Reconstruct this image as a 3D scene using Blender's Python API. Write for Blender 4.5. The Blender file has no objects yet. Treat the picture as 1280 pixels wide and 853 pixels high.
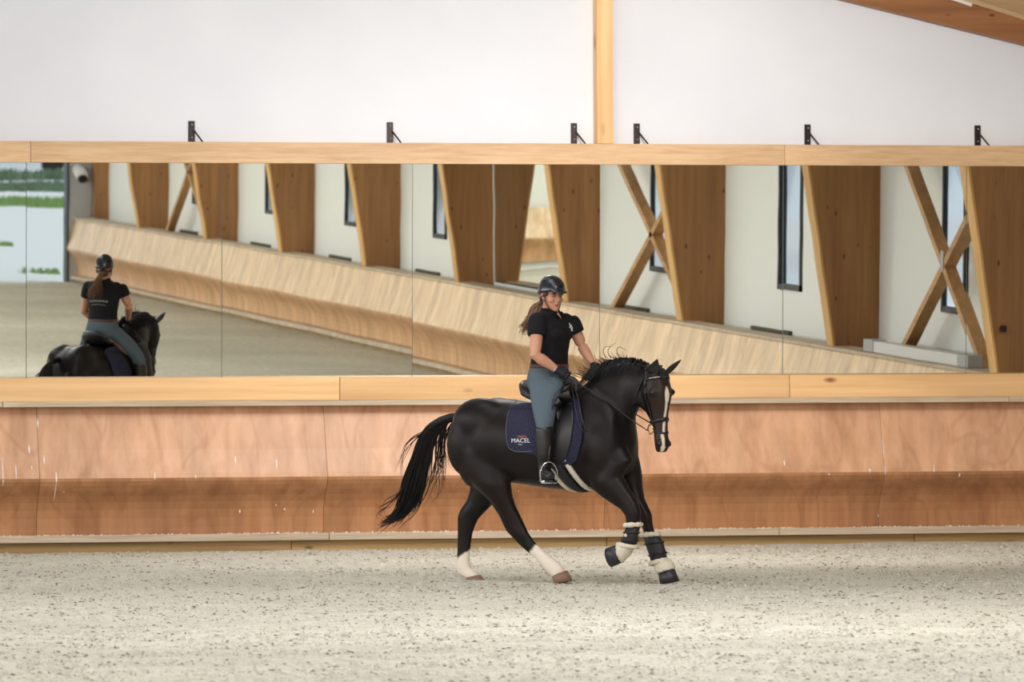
import bpy, bmesh, math, random
import numpy as np
from mathutils import Vector, Matrix
from mathutils.bvhtree import BVHTree
from mathutils import noise as mnoise
random.seed(7); rng = np.random.default_rng(7)
SC = bpy.context.scene; COL = SC.collection
V = Vector; PI = math.pi

# ---------------------------------------------------------------- camera (225 mm lens at the far left of the hall)
F = 8000.0; TH = math.radians(14.04); RO = math.radians(-0.23); PT = math.atan((460-426.5)/F)
CAM = V((0, -60.7*math.cos(TH), 1.70))
FW = V((math.sin(TH)*math.cos(PT), math.cos(TH)*math.cos(PT), math.sin(PT)))
_r = V((math.cos(TH), -math.sin(TH), 0)); _u = _r.cross(FW)
RT = math.cos(RO)*_r + math.sin(RO)*_u; UP = -math.sin(RO)*_r + math.cos(RO)*_u
cd = bpy.data.cameras.new('camera'); cam = bpy.data.objects.new('camera', cd); COL.objects.link(cam)
cd.sensor_width = 36; cd.lens = F/1280*36; cd.clip_start = 1; cd.clip_end = 600
cam.matrix_world = Matrix.Translation(CAM) @ Matrix((RT, UP, -FW)).transposed().to_4x4()
cd.dof.use_dof = True; cd.dof.focus_distance = 50.6; cd.dof.aperture_fstop = 5.6
SC.camera = cam
# ---------------------------------------------------------------- sky, lights, exposure
w = bpy.data.worlds.new('overcast_sky'); SC.world = w; w.use_nodes = True
w.node_tree.nodes['Background'].inputs[0].default_value = (0.88, 0.94, 1.0, 1)
w.node_tree.nodes['Background'].inputs[1].default_value = 1.25
SC.view_settings.view_transform = 'Standard'; SC.view_settings.look = 'None'
SC.view_settings.gamma = 1; SC.view_settings.exposure = -0.12; SC.view_settings.use_curve_mapping = False
SC.cycles.max_bounces = 8; SC.cycles.diffuse_bounces = 4; SC.cycles.glossy_bounces = 5
SC.cycles.use_denoising = True; SC.cycles.caustics_reflective = False; SC.cycles.caustics_refractive = False
SC.cycles.sample_clamp_indirect = 8
def area(name, loc, target, sx, sy, power, col):
    l = bpy.data.lights.new(name, 'AREA'); l.shape = 'RECTANGLE'; l.size = sx; l.size_y = sy; l.energy = power; l.color = col
    o = bpy.data.objects.new(name, l); COL.objects.link(o); o.location = loc
    o.rotation_euler = (V(target)-V(loc)).to_track_quat('-Z', 'Y').to_euler(); return o
DAY = (0.93, 0.97, 1.0)
o = area('ridge_skylight', (9.9, -36, 6.95), (9.9, -36, 0), 3.0, 52, 1600, DAY)
o.rotation_euler = (0, 0, 0)
o = area('clerestory_daylight', (-2.45, -32, 3.95), (10, -32, 2.0), 60, 1.2, 3000, DAY)
area('added_fill_light', (15.6, -6.5, 5.3), (15.4, 0.0, 2.9), 1.2, 1.2, 360, (1.0, 0.96, 0.92))  # unseen light added to brighten the middle of the end wall
area('added_fill_light', (13.2, -4.5, 5.2), (13.6, -4.0, 0), 1.2, 1.2, 110, (1.0, 0.97, 0.94))  # unseen light added to lift the sand near the mirrors
for y_ in (-19, -32, -46, -58): area('added_fill_light', (12.5, y_, 6.2), (13.5, y_+.5, 0), 1.2, 1.2, 330, (1.0, 0.97, 0.94))  # added row out of view, brightens the side wall and rear sand

# ---------------------------------------------------------------- helpers
def T(o, label=None, cat=None, group=None, kind=None):
    if label: o['label'] = label
    if cat: o['category'] = cat
    if group: o['group'] = group
    if kind: o['kind'] = kind
    return o
def empty(name, loc=(0,0,0), mw=None):
    o = bpy.data.objects.new(name, None); COL.objects.link(o)
    if mw is not None: o.matrix_world = mw
    else: o.location = loc
    return o
def mobj(name, bm, mat, parent=None, smooth=False, mw=None):
    me = bpy.data.meshes.new(name); bmesh.ops.recalc_face_normals(bm, faces=bm.faces); bm.to_mesh(me); bm.free()
    return link(name, me, mat, parent, smooth, mw)
def link(name, me, mat, parent=None, smooth=False, mw=None):
    o = bpy.data.objects.new(name, me); COL.objects.link(o)
    if mat: me.materials.clear(); me.materials.append(mat)
    if smooth: me.polygons.foreach_set('use_smooth', [True]*len(me.polygons))
    if parent: o.parent = parent
    if mw is not None: o.matrix_world = mw
    return o
def box(bm, x0, x1, y0, y1, z0, z1, bev=0.0):
    vs = [bm.verts.new(p) for p in ((x0,y0,z0),(x1,y0,z0),(x1,y1,z0),(x0,y1,z0),(x0,y0,z1),(x1,y0,z1),(x1,y1,z1),(x0,y1,z1))]
    fs = [bm.faces.new([vs[i] for i in q]) for q in ((0,3,2,1),(4,5,6,7),(0,1,5,4),(1,2,6,5),(2,3,7,6),(3,0,4,7))]
    if bev:
        es = {e for f in fs for e in f.edges}
        bmesh.ops.bevel(bm, geom=list(es), offset=bev, segments=1, affect='EDGES')
def boxo(name, mat, dims, parent=None, bev=0.0):
    bm = bmesh.new(); box(bm, *dims, bev=bev); return mobj(name, bm, mat, parent)
def prism(bm, prof, a0, a1, fn):
    """closed profile (list of 2-tuples) swept from a0 to a1; fn(p, a) -> point"""
    A = [bm.verts.new(fn(p, a0)) for p in prof]; B = [bm.verts.new(fn(p, a1)) for p in prof]
    n = len(prof)
    for i in range(n): bm.faces.new((A[i], A[(i+1)%n], B[(i+1)%n], B[i]))
    bm.faces.new(A[::-1]); bm.faces.new(B)
def beam(bm, a, b, w_, h_, up=V((0,0,1))):
    a = V(a); b = V(b); d = (b-a).normalized(); s = d.cross(up).normalized(); t = s.cross(d)
    P = [(s*w_*i+t*h_*j) for i, j in ((-.5,-.5),(.5,-.5),(.5,.5),(-.5,.5))]
    A = [bm.verts.new(a+p) for p in P]; B = [bm.verts.new(b+p) for p in P]
    for i in range(4): bm.faces.new((A[i], A[(i+1)%4], B[(i+1)%4], B[i]))
    bm.faces.new(A[::-1]); bm.faces.new(B)
def tube(bm, pts, rad, n=6, flat=1.0):
    """tapered tube along pts; rad float or list"""
    pts = [V(p) for p in pts]; m = len(pts)
    if not hasattr(rad, '__len__'): rad = [rad]*m
    rings = []; ref = V((0,0,1))
    for i, p in enumerate(pts):
        d = (pts[min(i+1,m-1)]-pts[max(i-1,0)])
        d = d.normalized() if d.length > 1e-9 else V((0,0,1))
        s = d.cross(ref)
        if s.length < .15: s = d.cross(V((0,1,0)))
        s.normalize(); t = d.cross(s)
        rings.append([bm.verts.new(p + (s*math.cos(2*PI*k/n)+t*math.sin(2*PI*k/n)*flat)*rad[i]) for k in range(n)])
    for a, b in zip(rings, rings[1:]):
        for k in range(n): bm.faces.new((a[k], a[(k+1)%n], b[(k+1)%n], b[k]))
    bm.faces.new(rings[0][::-1]); bm.faces.new(rings[-1])
def ball(bm, c, rx, ry, rz, rot=None, u=16, v=10):
    m = Matrix.Translation(V(c)) @ (rot.to_4x4() if rot else Matrix.Identity(4)) @ Matrix.Diagonal((rx, ry, rz, 1))
    bmesh.ops.create_uvsphere(bm, u_segments=u, v_segments=v, radius=1, matrix=m)
def loft(bm, rings, n=20, ex=2.2, cap=True):
    """rings: (front point, back point, half width, lateral vector[, centre shift]) -> closed lofted body"""
    R_ = []
    for rg in rings:
        a, b, hw, lat = rg[0], rg[1], rg[2], rg[3]
        c = (a+b)/2; up = (a-b)/2; ring = []
        for k in range(n):
            t = 2*PI*k/n; cx = math.cos(t); sx = math.sin(t)
            q = (abs(cx)**ex+abs(sx)**ex)**(-1/ex)
            ring.append(bm.verts.new(c + up*cx*q + lat*hw*sx*q))
        R_.append(ring)
    for a, b in zip(R_, R_[1:]):
        for k in range(n): bm.faces.new((a[k], a[(k+1)%n], b[(k+1)%n], b[k]))
    if cap:
        for ring, s in ((R_[0], -1), (R_[-1], 1)):
            c = bm.verts.new(sum((v.co for v in ring), V((0,0,0)))/n)
            for k in range(n):
                bm.faces.new((ring[(k+1)%n], ring[k], c) if s < 0 else (ring[k], ring[(k+1)%n], c))
    bmesh.ops.recalc_face_normals(bm, faces=bm.faces)
def fuse(bm, voxel, it=4, name='body'):
    """voxel-fuse the overlapping pieces in bm into one continuous surface, then relax it"""
    me = bpy.data.meshes.new('tmp'); bm.to_mesh(me); bm.free()
    o = bpy.data.objects.new('tmp', me); COL.objects.link(o)
    m = o.modifiers.new('r', 'REMESH'); m.mode = 'VOXEL'; m.voxel_size = voxel; m.use_smooth_shade = True
    if it:
        s = o.modifiers.new('s', 'SMOOTH'); s.factor = .5; s.iterations = it
    dg = bpy.context.evaluated_depsgraph_get(); dg.update()
    out = bpy.data.meshes.new_from_object(o.evaluated_get(dg)); out.name = name
    bpy.data.objects.remove(o); bpy.data.meshes.remove(me)
    return out
def catmull(pts, n):
    pts = [V(p) for p in pts]; P = [pts[0]*2-pts[1]]+pts+[pts[-1]*2-pts[-2]]; out = []
    m = len(pts)-1
    for i in range(n):
        t = i/(n-1)*m; k = min(int(t), m-1); t -= k
        a, b, c, d = P[k:k+4]
        out.append(.5*((2*b)+(c-a)*t+(2*a-5*b+4*c-d)*t*t+(3*b-a-3*c+d)*t**3))
    return out

# ---------------------------------------------------------------- materials
def mat(name, rough=.6, metal=0.0, col=(.5,.5,.5), spec=None):
    m = bpy.data.materials.new(name); m.use_nodes = True; b = m.node_tree.nodes['Principled BSDF']
    b.inputs['Base Color'].default_value = (*col, 1); b.inputs['Roughness'].default_value = rough; b.inputs['Metallic'].default_value = metal
    if spec is not None: b.inputs['Specular IOR Level'].default_value = spec
    return m
class NT:
    def __init__(s, m): s.m = m; s.t = m.node_tree; s.b = s.t.nodes['Principled BSDF']
    def n(s, ty, **kw):
        nd = s.t.nodes.new(ty)
        for k, v in kw.items():
            if k in nd.inputs: nd.inputs[k].default_value = v
            else: setattr(nd, k, v)
        return nd
    def l(s, a, b): s.t.links.new(a, b)
    def coords(s, scale, rnd=True, obj=True):
        tc = s.n('ShaderNodeTexCoord'); mp = s.n('ShaderNodeMapping'); mp.inputs['Scale'].default_value = scale
        s.l(tc.outputs['Object'], mp.inputs['Vector'])
        if rnd:
            oi = s.n('ShaderNodeObjectInfo'); mu = s.n('ShaderNodeMath', operation='MULTIPLY'); mu.inputs[1].default_value = 37.0
            s.l(oi.outputs['Random'], mu.inputs[0]); cx = s.n('ShaderNodeCombineXYZ')
            for i in range(3): s.l(mu.outputs[0], cx.inputs[i])
            s.l(cx.outputs[0], mp.inputs['Location'])
        return mp.outputs[0]
    def ramp(s, src, stops):
        r = s.n('ShaderNodeValToRGB'); e = r.color_ramp.elements
        while len(e) < len(stops): e.new(.5)
        for i, (p, c) in enumerate(stops): e[i].position = p; e[i].color = (*c, 1) if len(c) == 3 else c
        s.l(src, r.inputs[0]); return r.outputs[0]
    def mix(s, fac, a, b, blend='MIX'):
        x = s.n('ShaderNodeMix', data_type='RGBA', blend_type=blend)
        if isinstance(fac, float): x.inputs[0].default_value = fac
        else: s.l(fac, x.inputs[0])
        for q, i in ((a, 6), (b, 7)):
            if isinstance(q, tuple): x.inputs[i].default_value = (*q, 1)
            else: s.l(q, x.inputs[i])
        return x.outputs[2]
    def bump(s, src, st, dist=.01):
        b = s.n('ShaderNodeBump'); b.inputs['Strength'].default_value = st; b.inputs['Distance'].default_value = dist
        s.l(src, b.inputs['Height']); s.l(b.outputs[0], s.b.inputs['Normal'])
def srgb(r, g, b): return tuple(((c/255)/12.92 if c/255 <= .04045 else ((c/255+.055)/1.055)**2.4) for c in (r, g, b))
def wood(name, c1, c2, axis, knots=True, fine=26, long_=1.2, rough=.55, knotc=None, ringy=False, knot_d=2.2):
    """axis = grain direction 0/1/2"""
    m = mat(name, rough); t = NT(m)
    sc = [fine]*3; sc[axis] = long_
    n1 = t.n('ShaderNodeTexNoise', Scale=1.0, Detail=4.0, Roughness=.6, Distortion=.4); t.l(t.coords(sc), n1.inputs['Vector'])
    col = t.ramp(n1.outputs[0], [(.28, c2), (.62, c1)])
    sc2 = [3.0]*3; sc2[axis] = .35
    n2 = t.n('ShaderNodeTexNoise', Scale=1.0, Detail=2.0); t.l(t.coords(sc2), n2.inputs['Vector'])
    v2 = t.ramp(n2.outputs[0], [(.3, (.80,.78,.76)), (.7, (1.08,1.08,1.08))])
    col = t.mix(1.0, col, v2, 'MULTIPLY')
    if ringy:
        sc4 = [1.6]*3; sc4[axis] = .55
        wv = t.n('ShaderNodeTexNoise', Scale=1.0, Detail=1.0, Distortion=1.2); t.l(t.coords(sc4), wv.inputs['Vector'])
        mm = t.n('ShaderNodeMath', operation='MULTIPLY'); mm.inputs[1].default_value = 26; t.l(wv.outputs[0], mm.inputs[0])
        sn = t.n('ShaderNodeMath', operation='SINE'); t.l(mm.outputs[0], sn.inputs[0])
        rr = t.ramp(sn.outputs[0], [(.55, (1,1,1)), (1.0, (.86,.80,.76))]); col = t.mix(.65, col, rr, 'MULTIPLY')
    if knots:
        sc3 = [knot_d*2.4]*3; sc3[axis] = knot_d
        vo = t.n('ShaderNodeTexVoronoi', Scale=1.0); t.l(t.coords(sc3), vo.inputs['Vector'])
        k = t.ramp(vo.outputs['Distance'], [(.05, (1,1,1)), (.13, (0,0,0))])
        col = t.mix(k, col, knotc or tuple(x*.35 for x in c2))
    t.l(col, t.b.inputs['Base Color']); t.bump(n1.outputs[0], .15, .004)
    return m
M = {}
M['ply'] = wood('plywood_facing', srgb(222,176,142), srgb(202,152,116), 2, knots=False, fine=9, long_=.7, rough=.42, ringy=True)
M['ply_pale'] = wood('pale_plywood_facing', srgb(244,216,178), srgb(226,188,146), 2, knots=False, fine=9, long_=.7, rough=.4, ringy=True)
M['ply_low'] = wood('orange_shaded_plywood', srgb(186,136,96), srgb(164,112,74), 2, knots=False, fine=9, long_=.7, rough=.42, ringy=True)  # more orange lower sheet, its darker colour also carries shade under the nose
M['ply_pale2'] = wood('tan_shaded_plywood', srgb(228,184,140), srgb(202,154,110), 2, knots=False, fine=9, long_=.7, rough=.4, ringy=True)  # lower sheet of the other walls, undercut shade partly in its colour
M['pine'] = wood('planed_pine', srgb(240,200,148), srgb(226,180,126), 0, fine=16, long_=.5, knot_d=1.5, knotc=srgb(150,95,52))
M['rail'] = wood('laminated_spruce_rail', srgb(226,192,152), srgb(206,168,126), 0, knots=False, fine=30, long_=2.5)
M['post'] = wood('spruce_post', srgb(244,202,146), srgb(230,180,122), 2, fine=14, long_=.6, knot_d=1.2, knotc=srgb(190,130,80))
M['grey_strip'] = wood('weathered_batten', srgb(212,196,174), srgb(184,166,144), 0, knots=False, fine=30, long_=1.5)
M['sleeper'] = wood('treated_sleeper', srgb(180,150,102), srgb(138,112,70), 0, fine=14, long_=.5, knot_d=2.4, knotc=srgb(110,84,50))
M['glulam'] = wood('glulam_face', srgb(176,128,80), srgb(152,106,64), 2, fine=13, long_=.6, knot_d=3.0, knotc=srgb(84,50,28))
M['glulam_x'] = wood('glulam_rafter', srgb(156,106,66), srgb(134,88,50), 0, fine=13, long_=.6, knot_d=3.0, knotc=srgb(84,50,28))
M['edge'] = wood('glulam_lit_edge', srgb(236,190,124), srgb(220,168,100), 2, knots=False, fine=20, long_=.6)  # paler than the leg face: side daylight put into the colour
M['brace'] = wood('brace_timber', srgb(206,160,108), srgb(182,136,86), 1, knots=False, fine=14, long_=2)
def wallmat():
    m = mat('painted_render_wall', .85, col=srgb(226,228,234)); t = NT(m)
    n = t.n('ShaderNodeTexNoise', Scale=.7, Detail=5.0); t.l(t.coords((1,1,1), False), n.inputs['Vector'])
    t.l(t.ramp(n.outputs[0], [(.3, srgb(222,226,235)), (.7, srgb(231,235,243))]), t.b.inputs['Base Color'])
    n2 = t.n('ShaderNodeTexNoise', Scale=60.0, Detail=3.0); t.l(t.coords((1,1,1), False), n2.inputs['Vector']); t.bump(n2.outputs[0], .12, .004)
    return m
M['wall'] = wallmat()
M['wall_side'] = mat('cream_panel_wall', .8, col=srgb(243,245,242))
M['steel'] = mat('black_steel', .45, .6, srgb(52,44,44))
M['bolt'] = mat('zinc_bolt', .3, 1, srgb(200,200,200))
def mirrormat():
    m = mat('mirror_glass', 0.0, 1.0, (.90, .93, .88)); return m
M['mirror'] = mirrormat()
M['mirror_edge'] = mat('mirror_edge', .3, 0, srgb(120,128,118))
def sandmat():
    m = mat('sand_fibre_footing', .95, spec=.1); t = NT(m); vec = t.coords((1,1,1), False)
    n = t.n('ShaderNodeTexNoise', Scale=9.0, Detail=8.0, Roughness=.72); t.l(vec, n.inputs['Vector'])
    c = t.ramp(n.outputs[0], [(.30, srgb(164,160,147)), (.46, srgb(202,199,186)), (.7, srgb(224,221,209))])
    n3 = t.n('ShaderNodeTexNoise', Scale=.45, Detail=3.0); t.l(vec, n3.inputs['Vector'])
    c = t.mix(1.0, c, t.ramp(n3.outputs[0], [(.35, (.90,.89,.88)), (.65, (1.03,1.03,1.02))]), 'MULTIPLY')
    n2 = t.n('ShaderNodeTexNoise', Scale=42.0, Detail=3.0, Roughness=.6); t.l(vec, n2.inputs['Vector'])
    k = t.ramp(n2.outputs[0], [(.60, (0,0,0)), (.70, (1,1,1))])
    c = t.mix(k, c, srgb(150,140,122)); t.l(c, t.b.inputs['Base Color'])
    ad = t.n('ShaderNodeMath', operation='ADD'); t.l(n.outputs[0], ad.inputs[0]); t.l(n2.outputs[0], ad.inputs[1])
    t.bump(ad.outputs[0], .55, .03); return m
M['sand'] = sandmat()
M['clod'] = mat('sand_clod', .95, col=srgb(188,183,172), spec=.1); M['clod_dark'] = mat('dark_crumb', .95, col=srgb(120,111,95), spec=.1)
M['white_grain'] = mat('pale_grain', .9, col=srgb(222,216,204)); M['white'] = mat('white_enamel', .45, col=srgb(225,226,226)); M['grey'] = mat('grey_panel', .6, col=srgb(178,180,182))
M['dark_frame'] = mat('dark_window_frame', .5, col=srgb(58,62,66)); M['ledge'] = mat('dark_olive_strip', .8, col=srgb(92,88,70))
def glassmat():
    m = mat('window_glass', .06, 0, srgb(150,170,196)); b = m.node_tree.nodes['Principled BSDF']
    b.inputs['Transmission Weight'].default_value = 1.0; b.inputs['IOR'].default_value = 1.3; b.inputs['Base Color'].default_value = (.78,.88,1,1); return m
M['glass'] = glassmat()
M['grass'] = mat('grass', .9, col=srgb(132,162,96)); M['hedge'] = mat('hedge', .9, col=srgb(110,130,106)); M['gravel'] = mat('pale_gravel', .9, col=srgb(214,216,218))
M['roof'] = mat('roof_boarding', .8, col=srgb(200,190,176))

# ================================================================ THE SETTING
XL, XR, YR = -2.6, 22.37, -63.8
S0, SS = -57.405, 6.372
COLY = [S0+SS*k for k in range(9)]
bm = bmesh.new(); box(bm, XL-.3, XR+.3, 0.0, .3, -.3, 9.0); T(mobj('wall_end', bm, M['wall']), 'white painted gable wall above and behind the mirrors', 'wall', kind='structure')
# right wall with window holes
bm = bmesh.new(); wy = []
WZ0, WZ1 = 1.76, 4.3
for k in range(9):
    y = COLY[k]+SS  # each bay ends at the next column (towards the mirrors)
    o_ = .5 if k == 5 else 0; wy.append((COLY[k]+2.42+o_, COLY[k]+3.25+o_))
prev = YR-.3
for a, b in wy:
    box(bm, XR, XR+.03, prev, a, -.3, 5.2); box(bm, XR, XR+.03, a, b, -.3, WZ0); box(bm, XR, XR+.03, a, b, WZ1, 5.2); prev = b
box(bm, XR, XR+.03, prev, 0, -.3, 5.2)
T(mobj('wall_right', bm, M['wall_side']), 'pale panelled long wall with glulam columns and tall narrow windows', 'wall', kind='structure')
bm = bmesh.new(); box(bm, XL-.3, XL, YR, 0, -.3, 3.25); box(bm, XL-.3, XL, YR, 0, 4.6, 5.2)
T(mobj('wall_left', bm, M['wall_side']), 'pale long wall opposite with an open band under the eaves', 'wall', kind='structure')
DX0, DX1 = 17.4, 21.62
bm = bmesh.new(); box(bm, XL-.3, DX0, YR-.3, YR, -.3, 9); box(bm, DX1, XR+.3, YR-.3, YR, -.3, 9); box(bm, DX0, DX1, YR-.3, YR, 3.9, 9)
T(mobj('wall_rear', bm, M['wall_side']), 'end wall behind the camera with the open doorway', 'wall', kind='structure')
# roof: two slopes with an open skylight strip along the ridge
def roofz(x): return 5.83-.23*(abs(x-9.9)-8.06)
bm = bmesh.new()
for s in (-1, 1):
    xs = (9.9+s*1.5, 9.9+s*13.3)
    q = [bm.verts.new((x, y, roofz(x)+dz)) for dz in (0, .15) for (x, y) in ((xs[0], YR-.3), (xs[1], YR-.3), (xs[1], .3), (xs[0], .3))]
    for f in ((0,1,2,3),(7,6,5,4),(0,4,5,1),(1,5,6,2),(2,6,7,3),(3,7,4,0)): bm.faces.new([q[i] for i in f])
T(mobj('ceiling', bm, M['roof']), 'boarded pitched roof of the riding hall', 'ceiling', kind='structure')
# floor: sand footing
nx, ny = 260, 330
xs = np.linspace(XL, XR, nx); ys = np.concatenate([np.linspace(YR, -30, 60), np.linspace(-29.9, 0.0, ny-60)])
bm = bmesh.new(); g = []
for j, y in enumerate(ys):
    row = []
    for i, x in enumerate(xs):
        z = .014*mnoise.noise(V((x*1.7, y*1.7, 0))) + .010*mnoise.noise(V((x*5, y*5, 3)))
        b_ = max(0, 1-(-y)/.8); z = z*(1-.6*b_) - .008*b_ + .018*b_*max(0, min(1, (x-15)/3))*(1+.8*mnoise.noise(V((x*1.5, 0, 9))))
        row.append(bm.verts.new((x, y, z)))
    g.append(row)
for j in range(ny-1):
    for i in range(nx-1): bm.faces.new((g[j][i], g[j][i+1], g[j+1][i+1], g[j+1][i]))
T(mobj('floor', bm, M['sand'], smooth=True), 'pale sand and fibre footing of the riding arena', 'floor', kind='structure')
def crumbs(name, n, smin, smax, m, label, flat=.6, ylim=(-27.5, -.4)):
    vs = []; fs = []
    for i in range(n):
        y = random.uniform(*ylim); d = y-CAM.y
        x = d*math.tan(TH+random.uniform(-.088, .088)); s = smin+(smax-smin)*random.random()**3
        a = random.random()*PI; c, s_ = math.cos(a), math.sin(a); e = random.uniform(.6, 1.9); b0 = len(vs)
        for px, py, pz in ((1,0,0),(0,1,0),(-1,0,0),(0,-1,0),(.2,.1,1)):
            px *= e*random.uniform(.7,1.2); py *= random.uniform(.7,1.2)
            vs.append((x+s*(px*c-py*s_), y+s*(px*s_+py*c), .004+s*pz*flat*random.uniform(.7,1.2)-(.3*s if pz == 0 else 0)))
        fs += [(b0,b0+1,b0+4),(b0+1,b0+2,b0+4),(b0+2,b0+3,b0+4),(b0+3,b0,b0+4)]
    me = bpy.data.meshes.new(name); me.from_pydata(vs, [], fs); T(link(name, me, m), label, 'sand', kind='stuff')
crumbs('sand_clods', 26000, .006, .026, M['clod'], 'loose pale clods lying all over the sand footing')
crumbs('footing_fibres', 16000, .005, .018, M['clod_dark'], 'dark fibre crumbs strewn over the sand footing', .35)

# ---- kickboards
def kick_profile(top, k=1.0, part=None):
    pts = [(.10, top), (.20, .95*k), (.272, .73*k), (.283, .688*k), (.281, .66*k), (.258, .62*k), (.218, .57*k), (.172, .52*k), (.13, .46*k), (.10, .39*k), (.085, .31*k), (.082, .22*k), (.085, .155*k)]
    if part == 0: pts = pts[:4]
    elif part == 1: pts = pts[3:]
    return pts + [(x-.02, z) for x, z in reversed(pts)]
def kickboard(root, n, start, step, fn, top, k, m, m2):
    sheets(root, n, start, step, fn, kick_profile(top, k, 0), m, 'plywood_panel'); sheets(root, n, start, step, fn, kick_profile(top, k, 1), m2, 'lower_panel')  # lower sheet is its own orange plus painted undercut shade
def sheets(root, n, start, step, fn, prof, m, nm):
    bm = bmesh.new(); prism(bm, prof, .002, step-.002, fn); me = bpy.data.meshes.new(nm); bmesh.ops.recalc_face_normals(bm, faces=bm.faces); bm.to_mesh(me); bm.free()
    for i in range(n):
        o = link(nm, me, None if me.materials else m, root); o.location = start(i)
kb = T(empty('kickboard', (9.9, 0, 0)), 'curved plywood kickboard under the mirrors behind the horse', 'kickboard', kind='structure')
# panels: seams at x = 10.2 + 2.72 k
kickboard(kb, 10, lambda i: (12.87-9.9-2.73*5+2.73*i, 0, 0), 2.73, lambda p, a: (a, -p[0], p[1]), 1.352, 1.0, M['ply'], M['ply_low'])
kb.location = (9.9, 0, 0)
def run(root, name, n, x0, step, dims, m, gap=.003):
    bm = bmesh.new(); box(bm, gap, step-gap, *dims, bev=.004); me = bpy.data.meshes.new(name); bm.to_mesh(me); bm.free()
    for i in range(n):
        o = link(name, me, None if me.materials else m, root); o.location = (x0+step*i, 0, 0)
run(kb, 'top_rail', 6, -9.4-.7, 4.4, (-.235, -.0, 1.403, 1.622), M['pine'])
run(kb, 'top_batten', 5, -9.9, 4.9, (-.245, -.0, 1.352, 1.403), M['grey_strip'])
run(kb, 'bottom_batten', 6, -10.2, 4.4, (-.205, -.0, .09, .156), M['grey_strip'])
run(kb, 'sleeper', 8, 12.55-9.9-3.06*4, 3.06, (-.14, -.0, -.1, .089), M['sleeper'])
# white scuff marks with a shape of their own on the plywood
scuff = [(49,530,10,3),(37,562,9,3.5),(55,575,9,3),(2.5,590,30,2.2),(19,590,14,2),(69,597,11,3.2),(69,614,20,1.6),(39,585,4,2),(192,595,8,2.6),(243,596,4,2),(294,575,8,3),(345,580,10,3.6),(348,632,2,2),(359,637,2.5,3),(303,640,4,3),(395,640,4,2),(979,579,6,2.5),(1085,588,5,3),(1104,560,24,1.4),(1104,588,10,1.6),(1165,585,8,1.6),(1165,588,4,3),(1197,594,4,4),(1034,593,1.6,3.5),(649,614,1.8,2),(80,615,1.5,2),(1103,645,4,1.5)]
def wpt(u, v, y): d = FW + RT*(u-640)/F - UP*(v-426.5)/F; return CAM + d*((y-CAM.y)/d.y)
kp = kick_profile(1.352)[:13]
def surf(z):
    for (a, za), (b, zb) in zip(kp, kp[1:]):
        if zb <= z <= za: return a+(b-a)*(za-z)/(za-zb)
    return .16
bm = bmesh.new()
for u, v, h_, w_ in scuff:
    c = wpt(u, v, -.22); hz = h_/180; hx = w_/380; rows = []
    for k in range(7):
        q = k/6; z = c.z+hz*(1-2*q)*.8; ww = hx*math.sin(PI*min(.98, q*.8+.1))*random.uniform(.7, 1.1); y = -surf(z)-.003
        rows.append((bm.verts.new((c.x-ww, y, z)), bm.verts.new((c.x+ww, y, z))))
    for a, b in zip(rows, rows[1:]): bm.faces.new((a[0], a[1], b[1], b[0]))
for v_ in bm.verts: v_.co.x -= 9.9
o = mobj('scuff_marks', bm, mat('chalky_scuff', .9, col=srgb(236,230,226)), kb); o['kind'] = 'stuff'
vs, fs = [], []
for i in range(420):   # sand grains caught on the bottom batten
    x = random.uniform(-.2, 10.2) if i % 3 else random.choice((2.6, 4.4, 7.1, 8.6))+random.gauss(0, .22); y = random.uniform(-.2, -.1); r_ = random.uniform(.004, .013); b0 = len(vs)
    vs += [(x-r_, y-r_, .155), (x+r_, y-r_, .155), (x, y+r_, .155), (x, y, .155+r_*1.3)]; fs += [(b0,b0+1,b0+3),(b0+1,b0+2,b0+3),(b0+2,b0,b0+3)]
me = bpy.data.meshes.new('sand_grains'); me.from_pydata(vs, [], fs); link('sand_grains', me, M['white_grain'], kb)['kind'] = 'stuff'
# kickboards of the other walls
K2 = .93
kr = T(empty('kickboard', (XR-.45, 0, 0)), 'long pale plywood kickboard along the windowed side wall, seen in the mirrors', 'kickboard', kind='structure')
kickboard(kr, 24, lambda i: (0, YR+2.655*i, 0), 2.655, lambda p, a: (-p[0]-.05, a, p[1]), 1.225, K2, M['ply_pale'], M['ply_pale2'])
bm = bmesh.new(); box(bm, -.20, .12, YR, 0, 1.225, 1.257); mobj('cap_rail', bm, M['grey_strip'], kr)
bm = bmesh.new(); box(bm, -.27, -.0, YR, 0, .07, .135); mobj('bottom_batten', bm, M['grey_strip'], kr)
bm = bmesh.new(); box(bm, -.20, -.0, YR, 0, -.1, .07); mobj('sleeper', bm, M['sleeper'], kr)
kl = T(empty('kickboard', (XL, 0, 0)), 'plywood kickboard along the opposite long wall, out of the direct view', 'kickboard', kind='structure')
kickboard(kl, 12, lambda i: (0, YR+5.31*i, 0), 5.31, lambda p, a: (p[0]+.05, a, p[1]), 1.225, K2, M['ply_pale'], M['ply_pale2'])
kq = T(empty('kickboard', (0, YR, 0)), 'plywood kickboard along the rear wall beside the doorway', 'kickboard', kind='structure')
kickboard(kq, 5, lambda i: (XL+4.0*i, 0, 0), 4.0, lambda p, a: (a, p[0], p[1]), 1.225, K2, M['ply_pale'], M['ply_pale2'])

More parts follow.
